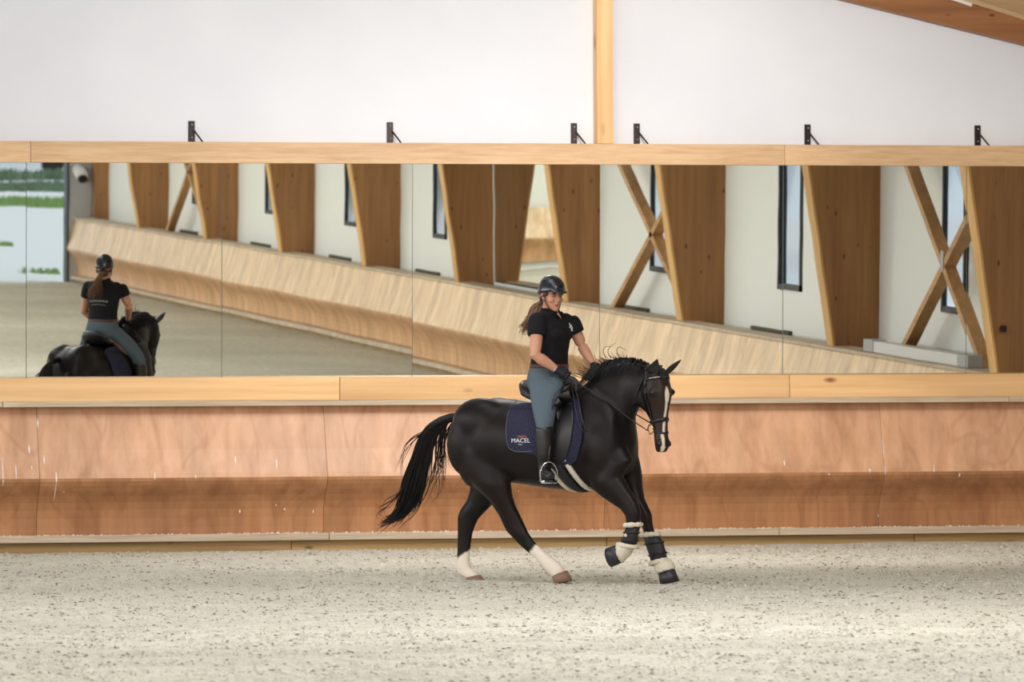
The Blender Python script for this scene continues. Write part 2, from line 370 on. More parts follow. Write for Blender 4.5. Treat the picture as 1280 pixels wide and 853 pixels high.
# ---- mirrors: seven tilted panels
TILT = math.radians(1.53); seam = [8.23, 10.06, 11.913, 13.747, 15.576, 17.392, 19.235, 21.08]
yaw = [0, -.073, -.086, -.069, .122, .057, 0]
names = ['leftmost tall mirror panel, showing the bright doorway', 'tall mirror panel showing the rider from behind', 'tall mirror panel second left of the rider, showing sand and kickboard',
         'tall mirror panel directly behind the rider', 'tall mirror panel behind the horse\'s neck and head, showing crossed braces', 'tall mirror panel showing a single window and broad column',
         'rightmost tall mirror panel, cut by the picture edge']
MH = 2.03
def warp(k, x, z):   # the sheets are not perfectly flat: tenths of a millimetre
    w_ = 1.0e-5*math.sin(x*8+k*2)*math.sin(z*9+k) + .8e-5*math.sin(z*14+k*3+x*3)
    if k == 3 and z < .9: w_ -= .0020*(.9-z)**2/1.8
    return w_
for k in range(7):
    wd = seam[k+1]-seam[k]; m = empty('arena_mirror', (seam[k], -.02, 1.60)); m.rotation_euler = (TILT, 0, math.radians(yaw[k]))
    T(m, names[k], 'mirror', 'tilted arena mirrors along the end wall')
    bm = bmesh.new(); NX, NZ = 40, 44; gg = []
    for j in range(NZ+1):
        z = MH*j/NZ; gg.append([])
        for i in range(NX+1):
            x = .003+(wd-.006)*i/NX
            gg[-1].append(bm.verts.new((x, warp(k, x, z), z)))
    for j in range(NZ):
        for i in range(NX): bm.faces.new((gg[j][i], gg[j][i+1], gg[j+1][i+1], gg[j+1][i]))
    mobj('mirror_glass', bm, M['mirror'], m, smooth=True)
    bm = bmesh.new(); box(bm, .0005, wd-.0005, .004, .012, 0, MH); mobj('backing_board', bm, M['mirror_edge'], m)
for nm, x0, x1, lb in (('mirror_rail', XL+.6, 10.09, 'short left length of the spruce rail over the mirrors'), ('mirror_rail', 10.093, 17.39, 'long middle length of the spruce rail over the mirrors, meeting the post'), ('mirror_rail', 17.393, 22.3, 'right length of the spruce rail over the mirrors')):
    bm = bmesh.new(); box(bm, x0, x1, -.13, 0, 3.628, 3.826, bev=.004); T(mobj(nm, bm, M['rail']), lb, 'rail', 'rail lengths over the mirrors')
bl = ['black steel bracket above the rider\'s mirrored helmet, nearest the left', 'black steel bracket over the seam left of the middle', 'black steel bracket just left of the timber post', 'black steel bracket just right of the timber post', 'black steel bracket above the mirrored single window', 'black steel bracket near the right edge of the wall']
for (u, v), lb in zip(((239.5,152),(487.5,153),(717.5,155),(796,156),(1009.5,156),(1222,157)), bl):
    p = wpt(u, v, -.01); b = T(empty('wall_bracket', (p.x, 0, 3.82)), lb, 'bracket', 'brackets holding the mirror rail')
    bm = bmesh.new(); box(bm, -.03, .03, -.012, .0, 0, .205, bev=.002); mobj('wall_plate', bm, M['steel'], b)
    bm = bmesh.new(); beam(bm, (.02,-.012,.12), (.085,-.10,.008), .012, .012); mobj('strut', bm, M['steel'], b)
    for zz in (.17, .05):
        bm = bmesh.new(); ball(bm, (.004, -.014, zz), .008, .006, .008, u=8, v=6); mobj('bolt', bm, M['bolt'], b)
bm = bmesh.new(); box(bm, 15.535, 15.69, -.14, 0, 3.826, 6.4, bev=.004); T(mobj('timber_post', bm, M['post']), 'upright spruce post on the white wall above the mirrors', 'post', kind='structure')
# gable rafter on the end wall
bm = bmesh.new(); lo = [(22.3, 4.23), (19.8, 4.80), (17.96, 5.22), (9.9, 7.07)]; prof = [(x, z) for x, z in lo]+[(x, roofz(x)-.01) for x, z in reversed(lo)]
prism(bm, prof, -.02, -.22, lambda p, a: (p[0], a, p[1])); gr = T(mobj('gable_rafter', bm, M['glulam_x']), 'dark brown gable rafter running down the top right of the white wall', 'rafter', kind='structure')
bm = bmesh.new(); beam(bm, (18.93, -.235, 5.27), (19.24, -.235, 5.175), .02, .03); mobj('cable_cover', bm, M['white'], gr)

# ---- portal frames: tapered glulam legs with haunched rafters
def frame_leg(side, y, thick=.24, ex_=0.0):
    X = (lambda d: XR-d) if side > 0 else (lambda d: XL+d)
    r = empty('portal_frame_leg', (X(0), y, 0)); bm = bmesh.new(); s = -1 if side > 0 else 1
    prof = [(0, -.1), (.36+ex_, -.1), (.35+.16*1.26+ex_, 1.26), (.35+.16*3.55+ex_, 3.55), (1.05+ex_, 3.9), (0, 4.95)]
    prism(bm, prof, 0, -thick, lambda p, a: (s*p[0], a, p[1])); mobj('leg_body', bm, M['glulam'], r)
    bm = bmesh.new(); pr = prof[1:4]
    for a, b in zip(pr, pr[1:]):
        q = [bm.verts.new((s*(p[0]+.006), yy, p[1])) for p, yy in ((a, .001), (a, -thick-.001), (b, -thick-.001), (b, .001))]
        q2 = [bm.verts.new((s*(p[0]-.02), yy, p[1])) for p, yy in ((a, .001), (a, -thick-.001), (b, -thick-.001), (b, .001))]
        for f in ((0,1,2,3),): bm.faces.new([q[i] for i in f])
        for i in range(4): bm.faces.new((q[i], q[(i+1)%4], q2[(i+1)%4], q2[i]))
    mobj('lit_edge_strip', bm, M['edge'], r); return r  # pale skin on the inner face, painted daylight on the same glulam
where = ['fourth bay from the doorway', 'next to the doorway end']
lb = ['tapered glulam column beside the doorway end, mirrored left of the rider\'s helmet', 'tapered glulam column with a brace against it, mirrored above the horse\'s rump', 'tapered glulam column mirrored between two narrow window slits, third from the doorway',
      'tapered glulam column mirrored just left of the second mirror seam', 'tapered glulam column beside the mirror on the side wall', 'tapered glulam column mirrored just right of the rider\'s helmet',
      'tapered glulam column in front of the far crossed braces, mirrored over the horse', 'broad orange-brown glulam column with a dark smudge, mirrored right of the single window', 'orange-brown glulam column with a black knob at the right edge of the mirrors']
for k in range(9):
    r = frame_leg(1, COLY[k], ex_=.13 if k == 8 else 0); T(r, lb[k], 'column', 'glulam columns along the windowed wall', 'thing')
    bm = bmesh.new()
    for s in (1, -1):
        pr = [(21.3, 3.62), (17.12, 4.85), (12.5, 6.20), (9.9, 6.55)]; pr = pr+[(x, roofz(x)-.01) for x, z in reversed(pr)]
        prism(bm, pr, COLY[k], COLY[k]-.24, (lambda p, a: (p[0], a, p[1])) if s > 0 else (lambda p, a: (19.8-p[0], a, p[1])))
    T(mobj('portal_rafter', bm, M['edge'] if False else M['rail']), 'haunched glulam rafter pair spanning the riding hall roof', 'rafter', 'portal rafters', 'structure')
bm = bmesh.new(); box(bm, XR-.66, XR-.60, COLY[8]+.001, COLY[8]+.05, 1.72, 1.79, bev=.008); T(mobj('door_knob', bm, M['steel']), 'small black knob on the glulam column at the right edge', 'knob')
# corner column and rear panel at the doorway
bm = bmesh.new(); prism(bm, [(0,-.1),(.2,-.1),(.3,2.4),(.42,4.4),(0,4.6)], 0, -.2, lambda p, a: (XR-.002-p[0], YR+.25+a, p[1])); T(mobj('corner_column', bm, M['glulam']), 'slim brown corner column beside the grey doorway panel', 'column', kind='thing')
bm = bmesh.new(); box(bm, DX1, XR-.3, YR+.002, YR+.03, 0, 4.2); T(mobj('door_panel', bm, M['grey']), 'grey sliding door panel parked beside the open doorway', 'door')
bm = bmesh.new(); box(bm, DX1-.04, DX1, YR-.31, YR+.05, 0, 3.9); T(mobj('trim_1', bm, M['dark_frame']), 'thin dark edge of the doorway', 'trim', kind='structure')
fl = T(empty('flood_lamp', (DX1+.2, YR+.05, 2.1)), 'white flood lamp with black lens on the grey door panel', 'lamp')
bm = bmesh.new(); tube(bm, [(-.05,.02,.12),(0,.12,.03),(.02,.22,-.06)], [.10,.13,.12], n=14); mobj('housing', bm, M['white'], fl, True)
bm = bmesh.new(); tube(bm, [(.02,.215,-.07),(.025,.25,-.11)], [.10,.09], n=14); mobj('lens', bm, M['steel'], fl, True)
# ---- windows in the right wall
for k in range(9):
    a, b = wy[k]
    wn = T(empty('window_%d' % (k+1), (XR, (a+b)/2, WZ0)), 'tall narrow dark-framed window, number %d bay from the doorway' % (k+1), 'window', kind='structure')
    hw = (b-a)/2; bm = bmesh.new()
    box(bm, -.03, .03, -hw, -hw+.05, 0, WZ1-WZ0); box(bm, -.03, .03, hw-.05, hw, 0, WZ1-WZ0); box(bm, -.03, .03, -hw, hw, 0, .07); box(bm, -.03, .03, -hw, hw, WZ1-WZ0-.07, WZ1-WZ0)
    mobj('window_frame', bm, M['dark_frame'], wn)
    bm = bmesh.new(); box(bm, .0, .006, -hw+.05, hw-.05, .07, WZ1-WZ0-.07); mobj('pane', bm, M['glass'], wn)
# ---- dark olive strips on the side wall above the kickboard
BW = {0: 'under the farthest crossed braces', 1: 'left of the second mirror seam', 2: 'between the third and fourth columns from the doorway', 3: 'just right of the seam beside the fourth column', 5: 'under the crossed braces over the horse', 6: 'under the single broad window slit'}
for k in range(8):
    y = COLY[k]+1.35
    if k in (4, 7): continue
    bm = bmesh.new(); box(bm, XR-.05, XR, y, y+1.5, 1.19, 1.262)
    T(mobj('wall_strip', bm, M['ledge']), 'dark olive strip above the mirrored kickboard, ' + BW[k], 'batten', 'dark strips above the side kickboard')
bn = T(empty('storage_box', (XR-.46, -11.6, 1.258)), 'long white box lying on the kickboard ledge under the nearest braces', 'box')
bm = bmesh.new(); box(bm, -.09, .06, 0, 3.75, .0, .13, bev=.006); mobj('box_body', bm, M['white'], bn)
boxo('end_cap', M['grey'], (-.10, .07, -.02, .35, -.0, .14), bn, .004); boxo('end_cap', M['grey'], (-.10, .07, 3.45, 3.77, -.0, .14), bn, .004)
# ---- crossed braces
def cross(name_lab, y0, off, yb, yt, zb, zt, both=True, plate=False):
    r = T(empty('cross_brace', (XR-off, y0, 0)), name_lab, 'brace', 'diagonal braces between the columns')
    bm = bmesh.new(); beam(bm, (0, yb[0], zb), (0, yb[1], zt), .085, .14, up=V((1,0,0))); mobj('brace_timber', bm, M['brace'], r)
    if both:
        bm = bmesh.new(); beam(bm, (.0, yt[0], zt), (.0, yt[1], zb), .085, .14, up=V((1,0,0))); mobj('brace_timber', bm, M['brace'], r)
        if not plate: return
        bm = bmesh.new(); cy = (yb[0]+yb[1]+yt[0]+yt[1])/4; box(bm, -.078, -.072, cy-.05, cy+.05, (zb+zt)/2-.10, (zb+zt)/2+.12); mobj('joint_plate', bm, M['grey'], r)
cross('pair of crossed timber braces mirrored right above the horse\'s neck', -21.8, .3, (-23.92+22.2, -19.4+22.2), (-24.2+22.2, -19.6+22.2), 1.1, 3.6)
cross('pair of crossed timber braces with a steel joint plate, mirrored at the far right', -9.3, .3, (-11.03+9.3, -7.4+9.3), (-10.94+9.3, -7.8+9.3), 1.15, 3.6, True, True)
cross('far crossed braces mirrored above the left end of the kickboard', -54.0, .3, (-55.9+54, -51.6+54), (-56+54, -51.4+54), 1.1, 3.6, True)
# ---- mirror on the side wall
sm = T(empty('side_wall_mirror', (XR-.10, -31.60, 1.22)), 'framed mirror on the side wall, reflecting a column, mirrored beside the rider\'s helmet', 'mirror'); sm.rotation_euler = (0, math.radians(-.8), 0)
bm = bmesh.new(); box(bm, -.004, 0, .05, 5.6, .05, 2.3); mobj('mirror_glass', bm, M['mirror'], sm)
bm = bmesh.new(); box(bm, -.012, .02, 0, .05, 0, 2.35); box(bm, -.012, .02, 5.6, 5.65, 0, 2.35); box(bm, -.012, .02, .05, 5.6, 0, .05); box(bm, -.012, .02, .05, 5.6, 2.3, 2.35); mobj('mirror_frame', bm, M['white'], sm)
# ---- outside the doorway
bm = bmesh.new(); box(bm, -60, 120, -260, YR+.2, -.5, -.03)
T(mobj('ground_outside', bm, M['gravel']), 'pale gravel yard outside the open doorway', 'ground', kind='structure')
def turf(n, y0, y1, x0, x1, hgt, m, label, cat, nm, kind='stuff'):
    vs = []; fs = []
    for i in range(n):
        x = random.uniform(x0, x1); y = random.uniform(y0, y1); h_ = hgt*random.uniform(.5, 1.1); a = random.random()*PI; ww = .05+.1*h_
        c, s = math.cos(a)*ww, math.sin(a)*ww; b = len(vs); le = random.uniform(-.3,.3)*h_
        vs += [(x-c, y-s, -.04), (x+c, y+s, -.04), (x+le, y, h_)]; fs.append((b, b+1, b+2))
    me = bpy.data.meshes.new(nm); me.from_pydata(vs, [], fs); T(link(nm, me, m), label, cat, kind=kind)
turf(9000, -122.5, -117, 20, 48, .16, M['grass'], 'bright green grass strip across the yard seen through the doorway', 'grass', 'grass')
turf(9000, -141, -133, 22, 56, .22, M['hedge'], 'dull green verge behind the bright grass strip', 'grass', 'grass')
turf(7000, -153, -149, 22, 60, .34, M['hedge'], 'low dark hedge in front of the pale parked trailers', 'hedge', 'hedge')
turf(60, -69.4, -68.6, 21.75, 22.35, .10, M['grass'], 'small weeds growing on the gravel beside the doorway', 'weeds', 'weeds')
turf(40, -85.3, -84.6, 23.8, 24.25, .10, M['grass'], 'single weed tuft further out on the gravel', 'weeds', 'weeds')
for i, (x, lbx) in enumerate(((30.5, 'white parked trailer with a dark stripe, farther from the doorway edge'), (38.2, 'white parked trailer with a blue pane, nearer the doorway edge'))):
    tr = T(empty('horse_trailer', (x, -158, 0)), lbx, 'trailer')
    bm = bmesh.new(); box(bm, -3.4, 3.4, -1, 1, .55, 3.0, bev=.15); mobj('trailer_body', bm, M['white'], tr)
    bm = bmesh.new(); box(bm, .2, 2.6, .99, 1.02, 1.35, 1.6); mobj('stripe', bm, mat('red_grey', .6, col=srgb(150,110,110)), tr)
    bm = bmesh.new(); box(bm, -2.6, -1.0, .99, 1.02, 1.5, 2.2); mobj('pane', bm, M['dark_frame'], tr)
    for xx in (-.8, .6):
        bm = bmesh.new(); tube(bm, [(xx, .85, .36), (xx, 1.05, .36)], .38, n=20); mobj('wheel', bm, M['steel'], tr)
bm = bmesh.new(); box(bm, 10, 80, -185, -175, -.1, 9); T(mobj('barn', bm, mat('pale_cladding', .7, col=srgb(214,220,228))), 'long pale clad barn far behind the yard', 'building', kind='structure')

# ================================================================ HORSE
HA = TH+math.radians(31.0)
HX = V((math.cos(HA), -math.sin(HA), 0)); HY = V((math.sin(HA), math.cos(HA), 0)); HZ = V((0,0,1))
d_ = FW + RT*(655-640)/F - UP*(728.1-426.5)/F; HO = CAM + d_*(-CAM.z/d_.z)
HM = Matrix.Translation(HO) @ Matrix((HX, HY, HZ)).transposed().to_4x4(); HI = HM.inverted()
CL = HI @ CAM
def P(u, v, Y=0.0):
    d = FW + RT*(u-640)/F - UP*(v-426.5)/F; dl = V((d.dot(HX), d.dot(HY), d.z)); return CL + dl*((Y-CL.y)/dl.y)
LY = V((0,1,0))
def RG(a, b, hw, Ya=0.0, Yb=None, lat=LY):
    Yb = Ya if Yb is None else Yb
    return (P(a[0], a[1], Ya), P(b[0], b[1], Yb), hw, lat)
bm = bmesh.new()
# trunk
loft(bm, [RG((573,526),(574,566),.07), RG((579,515),(580,586),.15), RG((589,508),(592,600),.20), RG((601,501),(604,604),.245), RG((618,498),(622,605),.275), RG((640,499),(642,604),.275),
          RG((662,503),(664,607),.285), RG((688,505),(690,611),.295), RG((712,500),(712,613),.285), RG((734,488),(732,612),.25), RG((754,478),(752,610),.22), RG((772,486),(770,606),.215), RG((781,502),(779,600),.20), RG((787,530),(786,592),.15), RG((790,546),(789,580),.09)], n=28, ex=2.15)
# neck
loft(bm, [RG((722,488),(770,585),.17), RG((734,478),(790,572),.16), RG((747,467),(794,554),.135), RG((762,457),(793,540),.12), RG((779,453),(791,528),.10), RG((795,453),(794,518),.09,-.03), RG((808,457),(800,508),.08,-.05)], n=22, ex=2.1)
# muscle masses: croup, thighs, shoulders
for s in (-1, 1):
    for (u, v, Y, rx, ry, rz) in ((612,528,.13,.26,.14,.20), (594,556,.14,.17,.12,.25), (608,580,.14,.17,.11,.2), (762,560,.13,.18,.115,.27), (748,520,.10,.16,.10,.22)):
        c = P(u, v, 0); ball(bm, (c.x, Y*s, c.z), rx, ry, rz)
# legs
def leg(rows, cap=True):
    loft(bm, [RG(f, b, hw, Y) for b, f, hw, Y in rows], n=18, ex=2.0)
leg([((584,572),(634,578),.10,.14), ((589,600),(630,606),.095,.14), ((588,614),(624,620),.08,.13), ((584,626),(612,634),.068,.13), ((576,637),(605,641),.056,.12), ((572.5,646),(597,650),.050,.12), ((572.5,655),(593.5,658),.045,.12),
     ((572.5,668),(590,668),.038,.12), ((572,684),(588,684),.033,.12), ((571.5,697),(586.5,697),.033,.12), ((570.5,708),(587.5,707),.039,.12), ((572.5,717),(590,712),.037,.12), ((580,722),(596,716),.036,.12), ((585,724),(600,720),.040,.12)])
leg([((566,560),(632,568),.11,-.15), ((574,586),(636,594),.11,-.15), ((588,602),(638,608),.105,-.15), ((600,614),(640,621),.09,-.14), ((613,627),(644,633),.072,-.13), ((624,644),(650,645),.056,-.12), ((633,664),(655,655),.050,-.11), ((640,671.5),(660,666),.043,-.11),
     ((648,680),(666,675),.036,-.10), ((659,690),(674,684),.032,-.10), ((670,699),(685,693),.032,-.10), ((682,714),(698,703),.039,-.10), ((688,719),(704,710),.036,-.10), ((692,723),(708,715),.038,-.10)])
leg([((748,548),(776,546),.05,-.10), ((735,585),(792,576),.09,-.12), ((740,611),(778,594),.09,-.13), ((752,621),(785,608),.074,-.13), ((765,630),(792,619),.060,-.13), ((776,637),(798,630),.052,-.13), ((782,645),(801,641),.047,-.13), ((783,653),(799.5,652),.042,-.13),
     ((783,662),(797,663),.034,-.13), ((780,674),(794,676),.032,-.13), ((776,684),(791,688),.038,-.13), ((778,683),(783,699),.038,-.13), ((773,682),(776,700),.040,-.13)])
leg([((765,556),(788,552),.05,.10), ((758,578),(799,574),.085,.13), ((766,596),(801.5,592),.09,.13), ((778,612),(802.5,610),.075,.13), ((788,626),(805,624),.060,.12), ((795,638),(810.5,635),.052,.12), ((799,647),(814.5,644),.047,.12), ((802,655),(815,653),.041,.12),
     ((805,666),(817.5,664),.034,.12), ((809,680),(823,677),.032,.12), ((814,694),(829,690),.032,.12), ((818,706),(836,700),.039,.12), ((822,713),(839,707),.037,.12), ((825,717),(841,712),.040,.12)])
# head, turned a little towards the camera
DL = math.radians(27); EF = V((math.cos(DL), -math.sin(DL), 0)); EL = V((math.sin(DL), math.cos(DL), 0))
HP = P(823, 461, -.09); AD = (V((0,0,-1)) + EF*.05).normalized()
def HH(a, e=0.0, l=0.0): return HP + AD*a + EF*e + EL*l
hd = [(-.02,-.01,-.10,.055), (.02,.035,-.14,.078), (.07,.075,-.17,.09), (.13,.098,-.185,.098), (.19,.108,-.20,.104), (.24,.106,-.205,.094), (.29,.098,-.20,.078), (.34,.088,-.165,.064), (.39,.080,-.115,.055), (.45,.073,-.075,.050), (.51,.070,-.055,.050),
      (.56,.072,-.045,.054), (.60,.070,-.040,.053), (.635,.055,-.036,.046), (.655,.035,-.028,.036)]
loft(bm, [(HH(a, f), HH(a, b), hw, EL) for a, f, b, hw in hd], n=26, ex=2.25)
for s in (-1, 1):
    c = HH(.185, .045, s*.088); ball(bm, c, .032, .019, .028)      # orbit
    c = HH(.235, -.12, s*.055); ball(bm, c, .085, .038, .095)     # cheek
    c = HH(.585, .045, s*.038); ball(bm, c, .022, .022, .034)     # nostril rim
hme = fuse(bm, .011, 4, 'horse_body')
_b = bmesh.new(); _b.from_mesh(hme); hz0 = HP.z-.9
for it in range(22):
    for v in _b.verts: pass
    bmesh.ops.smooth_vert(_b, verts=[v for v in _b.verts if v.co.z > .80+.02*it*.5 and not (v.co-HP).dot(EF) > -.10], factor=.5, use_axis_x=True, use_axis_y=True, use_axis_z=True)
_b.to_mesh(hme); _b.free()
HB = BVHTree.FromPolygons([v.co.copy() for v in hme.vertices], [tuple(p.vertices) for p in hme.polygons])
# coat colours: black-brown coat, white hind socks, blaze
def blend(a, b, t): t = max(0, min(1, t)); return tuple(x+(y-x)*t for x, y in zip(a, b))
cb = srgb(14,11,12); cbr = srgb(32,21,18); wht = srgb(226,214,200); pink = srgb(176,140,122)
at = hme.color_attributes.new('coat', 'FLOAT_COLOR', 'POINT'); buf = np.zeros((len(hme.vertices), 4), dtype=np.float32)
sockA = [P(579,694,.12), P(595,724,.12)]; sockB = [P(665,690,-.1), P(700,722,-.1)]
def seg(p, a, b): d = b-a; t = (p-a).dot(d)/d.dot(d); return t, (p-a-d*max(0,min(1,t))).length
for i, v in enumerate(hme.vertices):
    p = v.co; n_ = mnoise.noise(p*3); c = blend(cb, cbr, .35+.6*n_)
    if p.z < .45:
        for a, b in (sockA, sockB):
            t, dd = seg(p, a, b)
            if dd < .12 and t > -.8: c = blend(c, wht, (t+.04*mnoise.noise(p*40)+.0)*14+.5); 
            if dd < .12 and t > .8: c = blend(wht, pink, (t-.85)*3)
    q = p-HP; a = q.dot(AD); e = q.dot(EF); l = q.dot(EL)
    if -.05 < a < .7 and e > .0 and abs(l) < .12:
        c = blend(c, srgb(54,36,28), .6)
        fr = np.interp(a, [h[0] for h in hd], [h[1] for h in hd])
        wd = np.interp(a, [.14,.17,.20,.23,.27,.33,.43,.52,.58,.62,.65], [0,.012,.021,.020,.010,.008,.007,.008,.011,.015,.008]); lc = -.004+.010*math.sin(a*9)-.008*(a>.5)
        if e > fr-.035 and wd > 0: c = blend(wht, c, (abs(l-lc)+.002*mnoise.noise(p*60)-wd)*180+.3)
    buf[i] = (*c, 1)
at.data.foreach_set('color', buf.ravel())
def attrmat(name, attr, rough, bumpsc=90, bst=.1, sheen=0.0, spec=.5):
    m = mat(name, rough, spec=spec); t = NT(m); a = t.n('ShaderNodeAttribute'); a.attribute_name = attr; t.l(a.outputs['Color'], t.b.inputs['Base Color'])
    n = t.n('ShaderNodeTexNoise', Scale=float(bumpsc), Detail=3.0); t.l(t.coords((1,1,1), False), n.inputs['Vector']); t.bump(n.outputs[0], bst, .003)
    t.b.inputs['Sheen Weight'].default_value = sheen; return m
M['coat'] = attrmat('horse_coat', 'coat', .42, 60, .10, spec=.2)
horse = T(empty('horse', mw=HM), 'dark bay horse with white blaze and white hind socks cantering across the sand', 'horse')
link('horse_body', hme, M['coat'], horse, True)
M['black'] = mat('black_hair', .5, col=srgb(15,12,14), spec=.3); M['hoofd'] = mat('dark_hoof', .45, col=srgb(38,38,44)); M['hoofl'] = mat('pale_hoof', .55, col=srgb(128,98,80)); M['eye'] = mat('eye_gloss', .08, col=srgb(16,12,10))
def hoof(c1f, c1b, c2f, c2b, Y, hw1, hw2, m, lab):
    bm = bmesh.new(); a = RG(c1f, c1b, hw1, Y); b = RG(c2f, c2b, hw2, Y); loft(bm, [a, ((a[0]+b[0])/2, (a[1]+b[1])/2, (hw1+hw2)/2, LY), b], n=20, ex=2.0)
    bmesh.ops.bevel(bm, geom=[e for e in bm.edges if e.calc_length() < .0], offset=.002)
    o = mobj('hoof', bm, m, horse, True)
    if lab: o['label'] = lab
hoof((600.5,719),(583,723),(606,727.5),(585,728.5),.12,.048,.058,M['hoofl'],'pale hind hoof'); hoof((709,713.5),(690.5,722),(715,726),(694,731),-.10,.048,.058,M['hoofl'],'pale hind hoof')
hoof((842.5,711),(823.5,718),(848.5,726.5),(826,731),.12,.054,.066,M['hoofd'],'dark front hoof'); hoof((773.5,680.5),(777,704),(758.5,685),(765,709.5),-.13,.054,.066,M['hoofd'],'dark raised front hoof')
for s in (-1, 1):
    bm = bmesh.new(); ball(bm, HH(.185, .048, s*.096), .020, .011, .016); mobj('eye', bm, M['eye'], horse, True)
    bm = bmesh.new(); ball(bm, HH(.588, .058, s*.046), .012, .010, .020); mobj('nostril', bm, M['eye'], horse, True)
    # ear: cupped cone
    bm = bmesh.new(); base = HH(.035, .02, s*.066); tip = HH(-.075, .10, s*.072) if s < 0 else HH(-.07, .09, s*.16)
    ax = tip-base; fw_ = (EF*.8+EL*s*.6).normalized(); sd = ax.cross(fw_).normalized(); fw_ = sd.cross(ax).normalized()
    rings = []
    for j, (t, rr) in enumerate(((-.12,.030),(.12,.037),(.35,.040),(.6,.031),(.8,.018),(.95,.006),(1,.001))):
        c = base+ax*t; ring = []
        for k in range(14):
            an = 2*PI*k/14; x_, y_ = math.cos(an), math.sin(an)
            yy = y_*.6 if y_ < 0 else -.25*y_*(1 if .1 < t < .9 else 0)
            ring.append(bm.verts.new(c+sd*x_*rr+fw_*yy*rr))
        rings.append(ring)
    for a, b in zip(rings, rings[1:]):
        for k in range(14): bm.faces.new((a[k], a[(k+1)%14], b[(k+1)%14], b[k]))
    bm.faces.new(rings[0][::-1]); bm.faces.new(rings[-1]); mobj('ear', bm, M['coat'] if False else mat('ear_hair', .5, col=srgb(27,23,23)), horse, True)
# tail: curved dock and long strands
def strands(n, path, spread0, spread1, r0, seed, wob=.02, trim=(.75, 1.0), nseg=14, bm=None, flare=1.0, sag=0):
    rr = random.Random(seed); bm = bm or bmesh.new()
    base = catmull(path, 24)
    for i in range(n):
        a = rr.random()*2*PI; q = math.sqrt(rr.random()); ph = rr.random()*6; L_ = rr.uniform(*trim); pts = []; fr = rr.uniform(.6, 1.5)
        off = V((math.cos(a)*q, math.sin(a)*q*.6, math.sin(a+.7)*q*.5))
        for j in range(nseg):
            t = j/(nseg-1)*L_; f = t*23; k = min(int(f), 22); p = base[k].lerp(base[k+1], f-k)
            sp = spread0+(spread1-spread0)*min(1, t*1.6)*flare
            pts.append(p + off*sp + V((math.sin(ph+t*5*fr), math.cos(ph*1.3+t*4), math.sin(ph*2+t*6*fr)))*wob*t)
        tube(bm, pts, [r0*(1-.85*(j/(nseg-1))**1.5) for j in range(nseg)], n=4)
    return bm
Y0 = 0.0
bm = strands(210, [P(572,521,0), P(556,523,0), P(541,533,.02), P(531,556,.03), P(523,585,.04), P(517,612,.05), P(508,636,.05), P(488,656,.05)], .038, .115, .0085, 3, .03, (.8,1.0))
strands(120, [P(570,524,0), P(555,528,0), P(540,545,.02), P(529,575,.03), P(519,610,.05), P(505,640,.05), P(476,655,.05)], .03, .08, .009, 4, .02, (.85,1.0), bm=bm)
strands(36, [P(570,524,0), P(556,530,0), P(551,552,.02), P(549,580,.03), P(543,605,.05), P(531,630,.05)], .02, .05, .005, 5, .05, (.7,1.0), bm=bm)
strands(7, [P(545,535,0), P(522,545,0), P(508,560,.02), P(501,585,.03), P(503,605,.05)], .01, .03, .004, 6, .05, (.7,1.0), bm=bm)
strands(7, [P(530,575,0), P(505,610,0), P(488,628,.02), P(476,640,.03), P(485,652,.05)], .01, .03, .004, 8, .05, (.8,1.0), bm=bm)
strands(10, [P(568,524,0), P(558,545,0), P(556,560,.02), P(562,580,.03), P(572,590,.05)], .01, .03, .003, 18, .04, (.6,1.0), bm=bm)
mobj('tail', bm, M['black'], horse)
# mane: strands lying over the crest, blown back
bm = bmesh.new(); rr = random.Random(11)
crest = catmull([P(735,476,0), P(748,464,0), P(762,455,0), P(780,451,0), P(796,452,-.02), P(810,458,-.05)], 60)
for i in range(420):
    t = rr.random(); k = int(t*58); c = crest[k]; s = -1 if rr.random() < .35 else 1
    ln = rr.uniform(.07, .17)*(1 if t > .15 else .6); up0 = rr.uniform(.01, .035)
    back = rr.uniform(.15, 1.1); pts = []
    for j in range(7):
        q = j/6; drop = ln*q*q
        pts.append(c + V((-back*ln*q*.7, s*(.02+.10*(q**.8))*(1.0), up0*math.sin(min(1, q*2)*PI/2*1.3) - drop*.95)) + V((rr.uniform(-1,1), 0, rr.uniform(-1,1)))*.003)
    tube(bm, pts, [.0055*(1-.8*q/6) for q in range(7)], n=4)
for i in range(60):   # wisps blown up and back from the withers end
    t = rr.random()**1.5*.75; c = crest[int(t*58)]; ln = rr.uniform(.08, .20)*(1.2-t); an = rr.uniform(.0, .9); pts = []
    for j in range(6):
        q = j/5; pts.append(c + V((-math.cos(an*q+.1)*ln*q, rr.uniform(-.03,.03)*q, math.sin(an)*ln*q*.7+.02*q)))
    tube(bm, pts, [.004*(1-.8*j/5) for j in range(6)], n=3)
for i in range(3):
    c = P((764,758,775)[i], 448, 0); pts = [c, c+V((-.03,0,.05)), c+V((-.01,0,.09)), c+V((.04+.01*i,0,.12-.03*i))]; tube(bm, catmull(pts, 8), [.0045*(1-.1*j) for j in range(8)], n=3)
mobj('mane', bm, M['black'], horse)
bm = bmesh.new()
for i in range(40):
    l0 = rr.uniform(-.03, .03); c = HH(.0, .03, l0); ln = rr.uniform(.05, .11)
    tube(bm, [c, c+EF*.03+AD*.02, c+EF*(.055)+AD*ln*.7+EL*l0*.4, HH(ln, .09, l0*1.5)], [.004,.004,.003,.001], n=3)
mobj('forelock', bm, M['black'], horse)

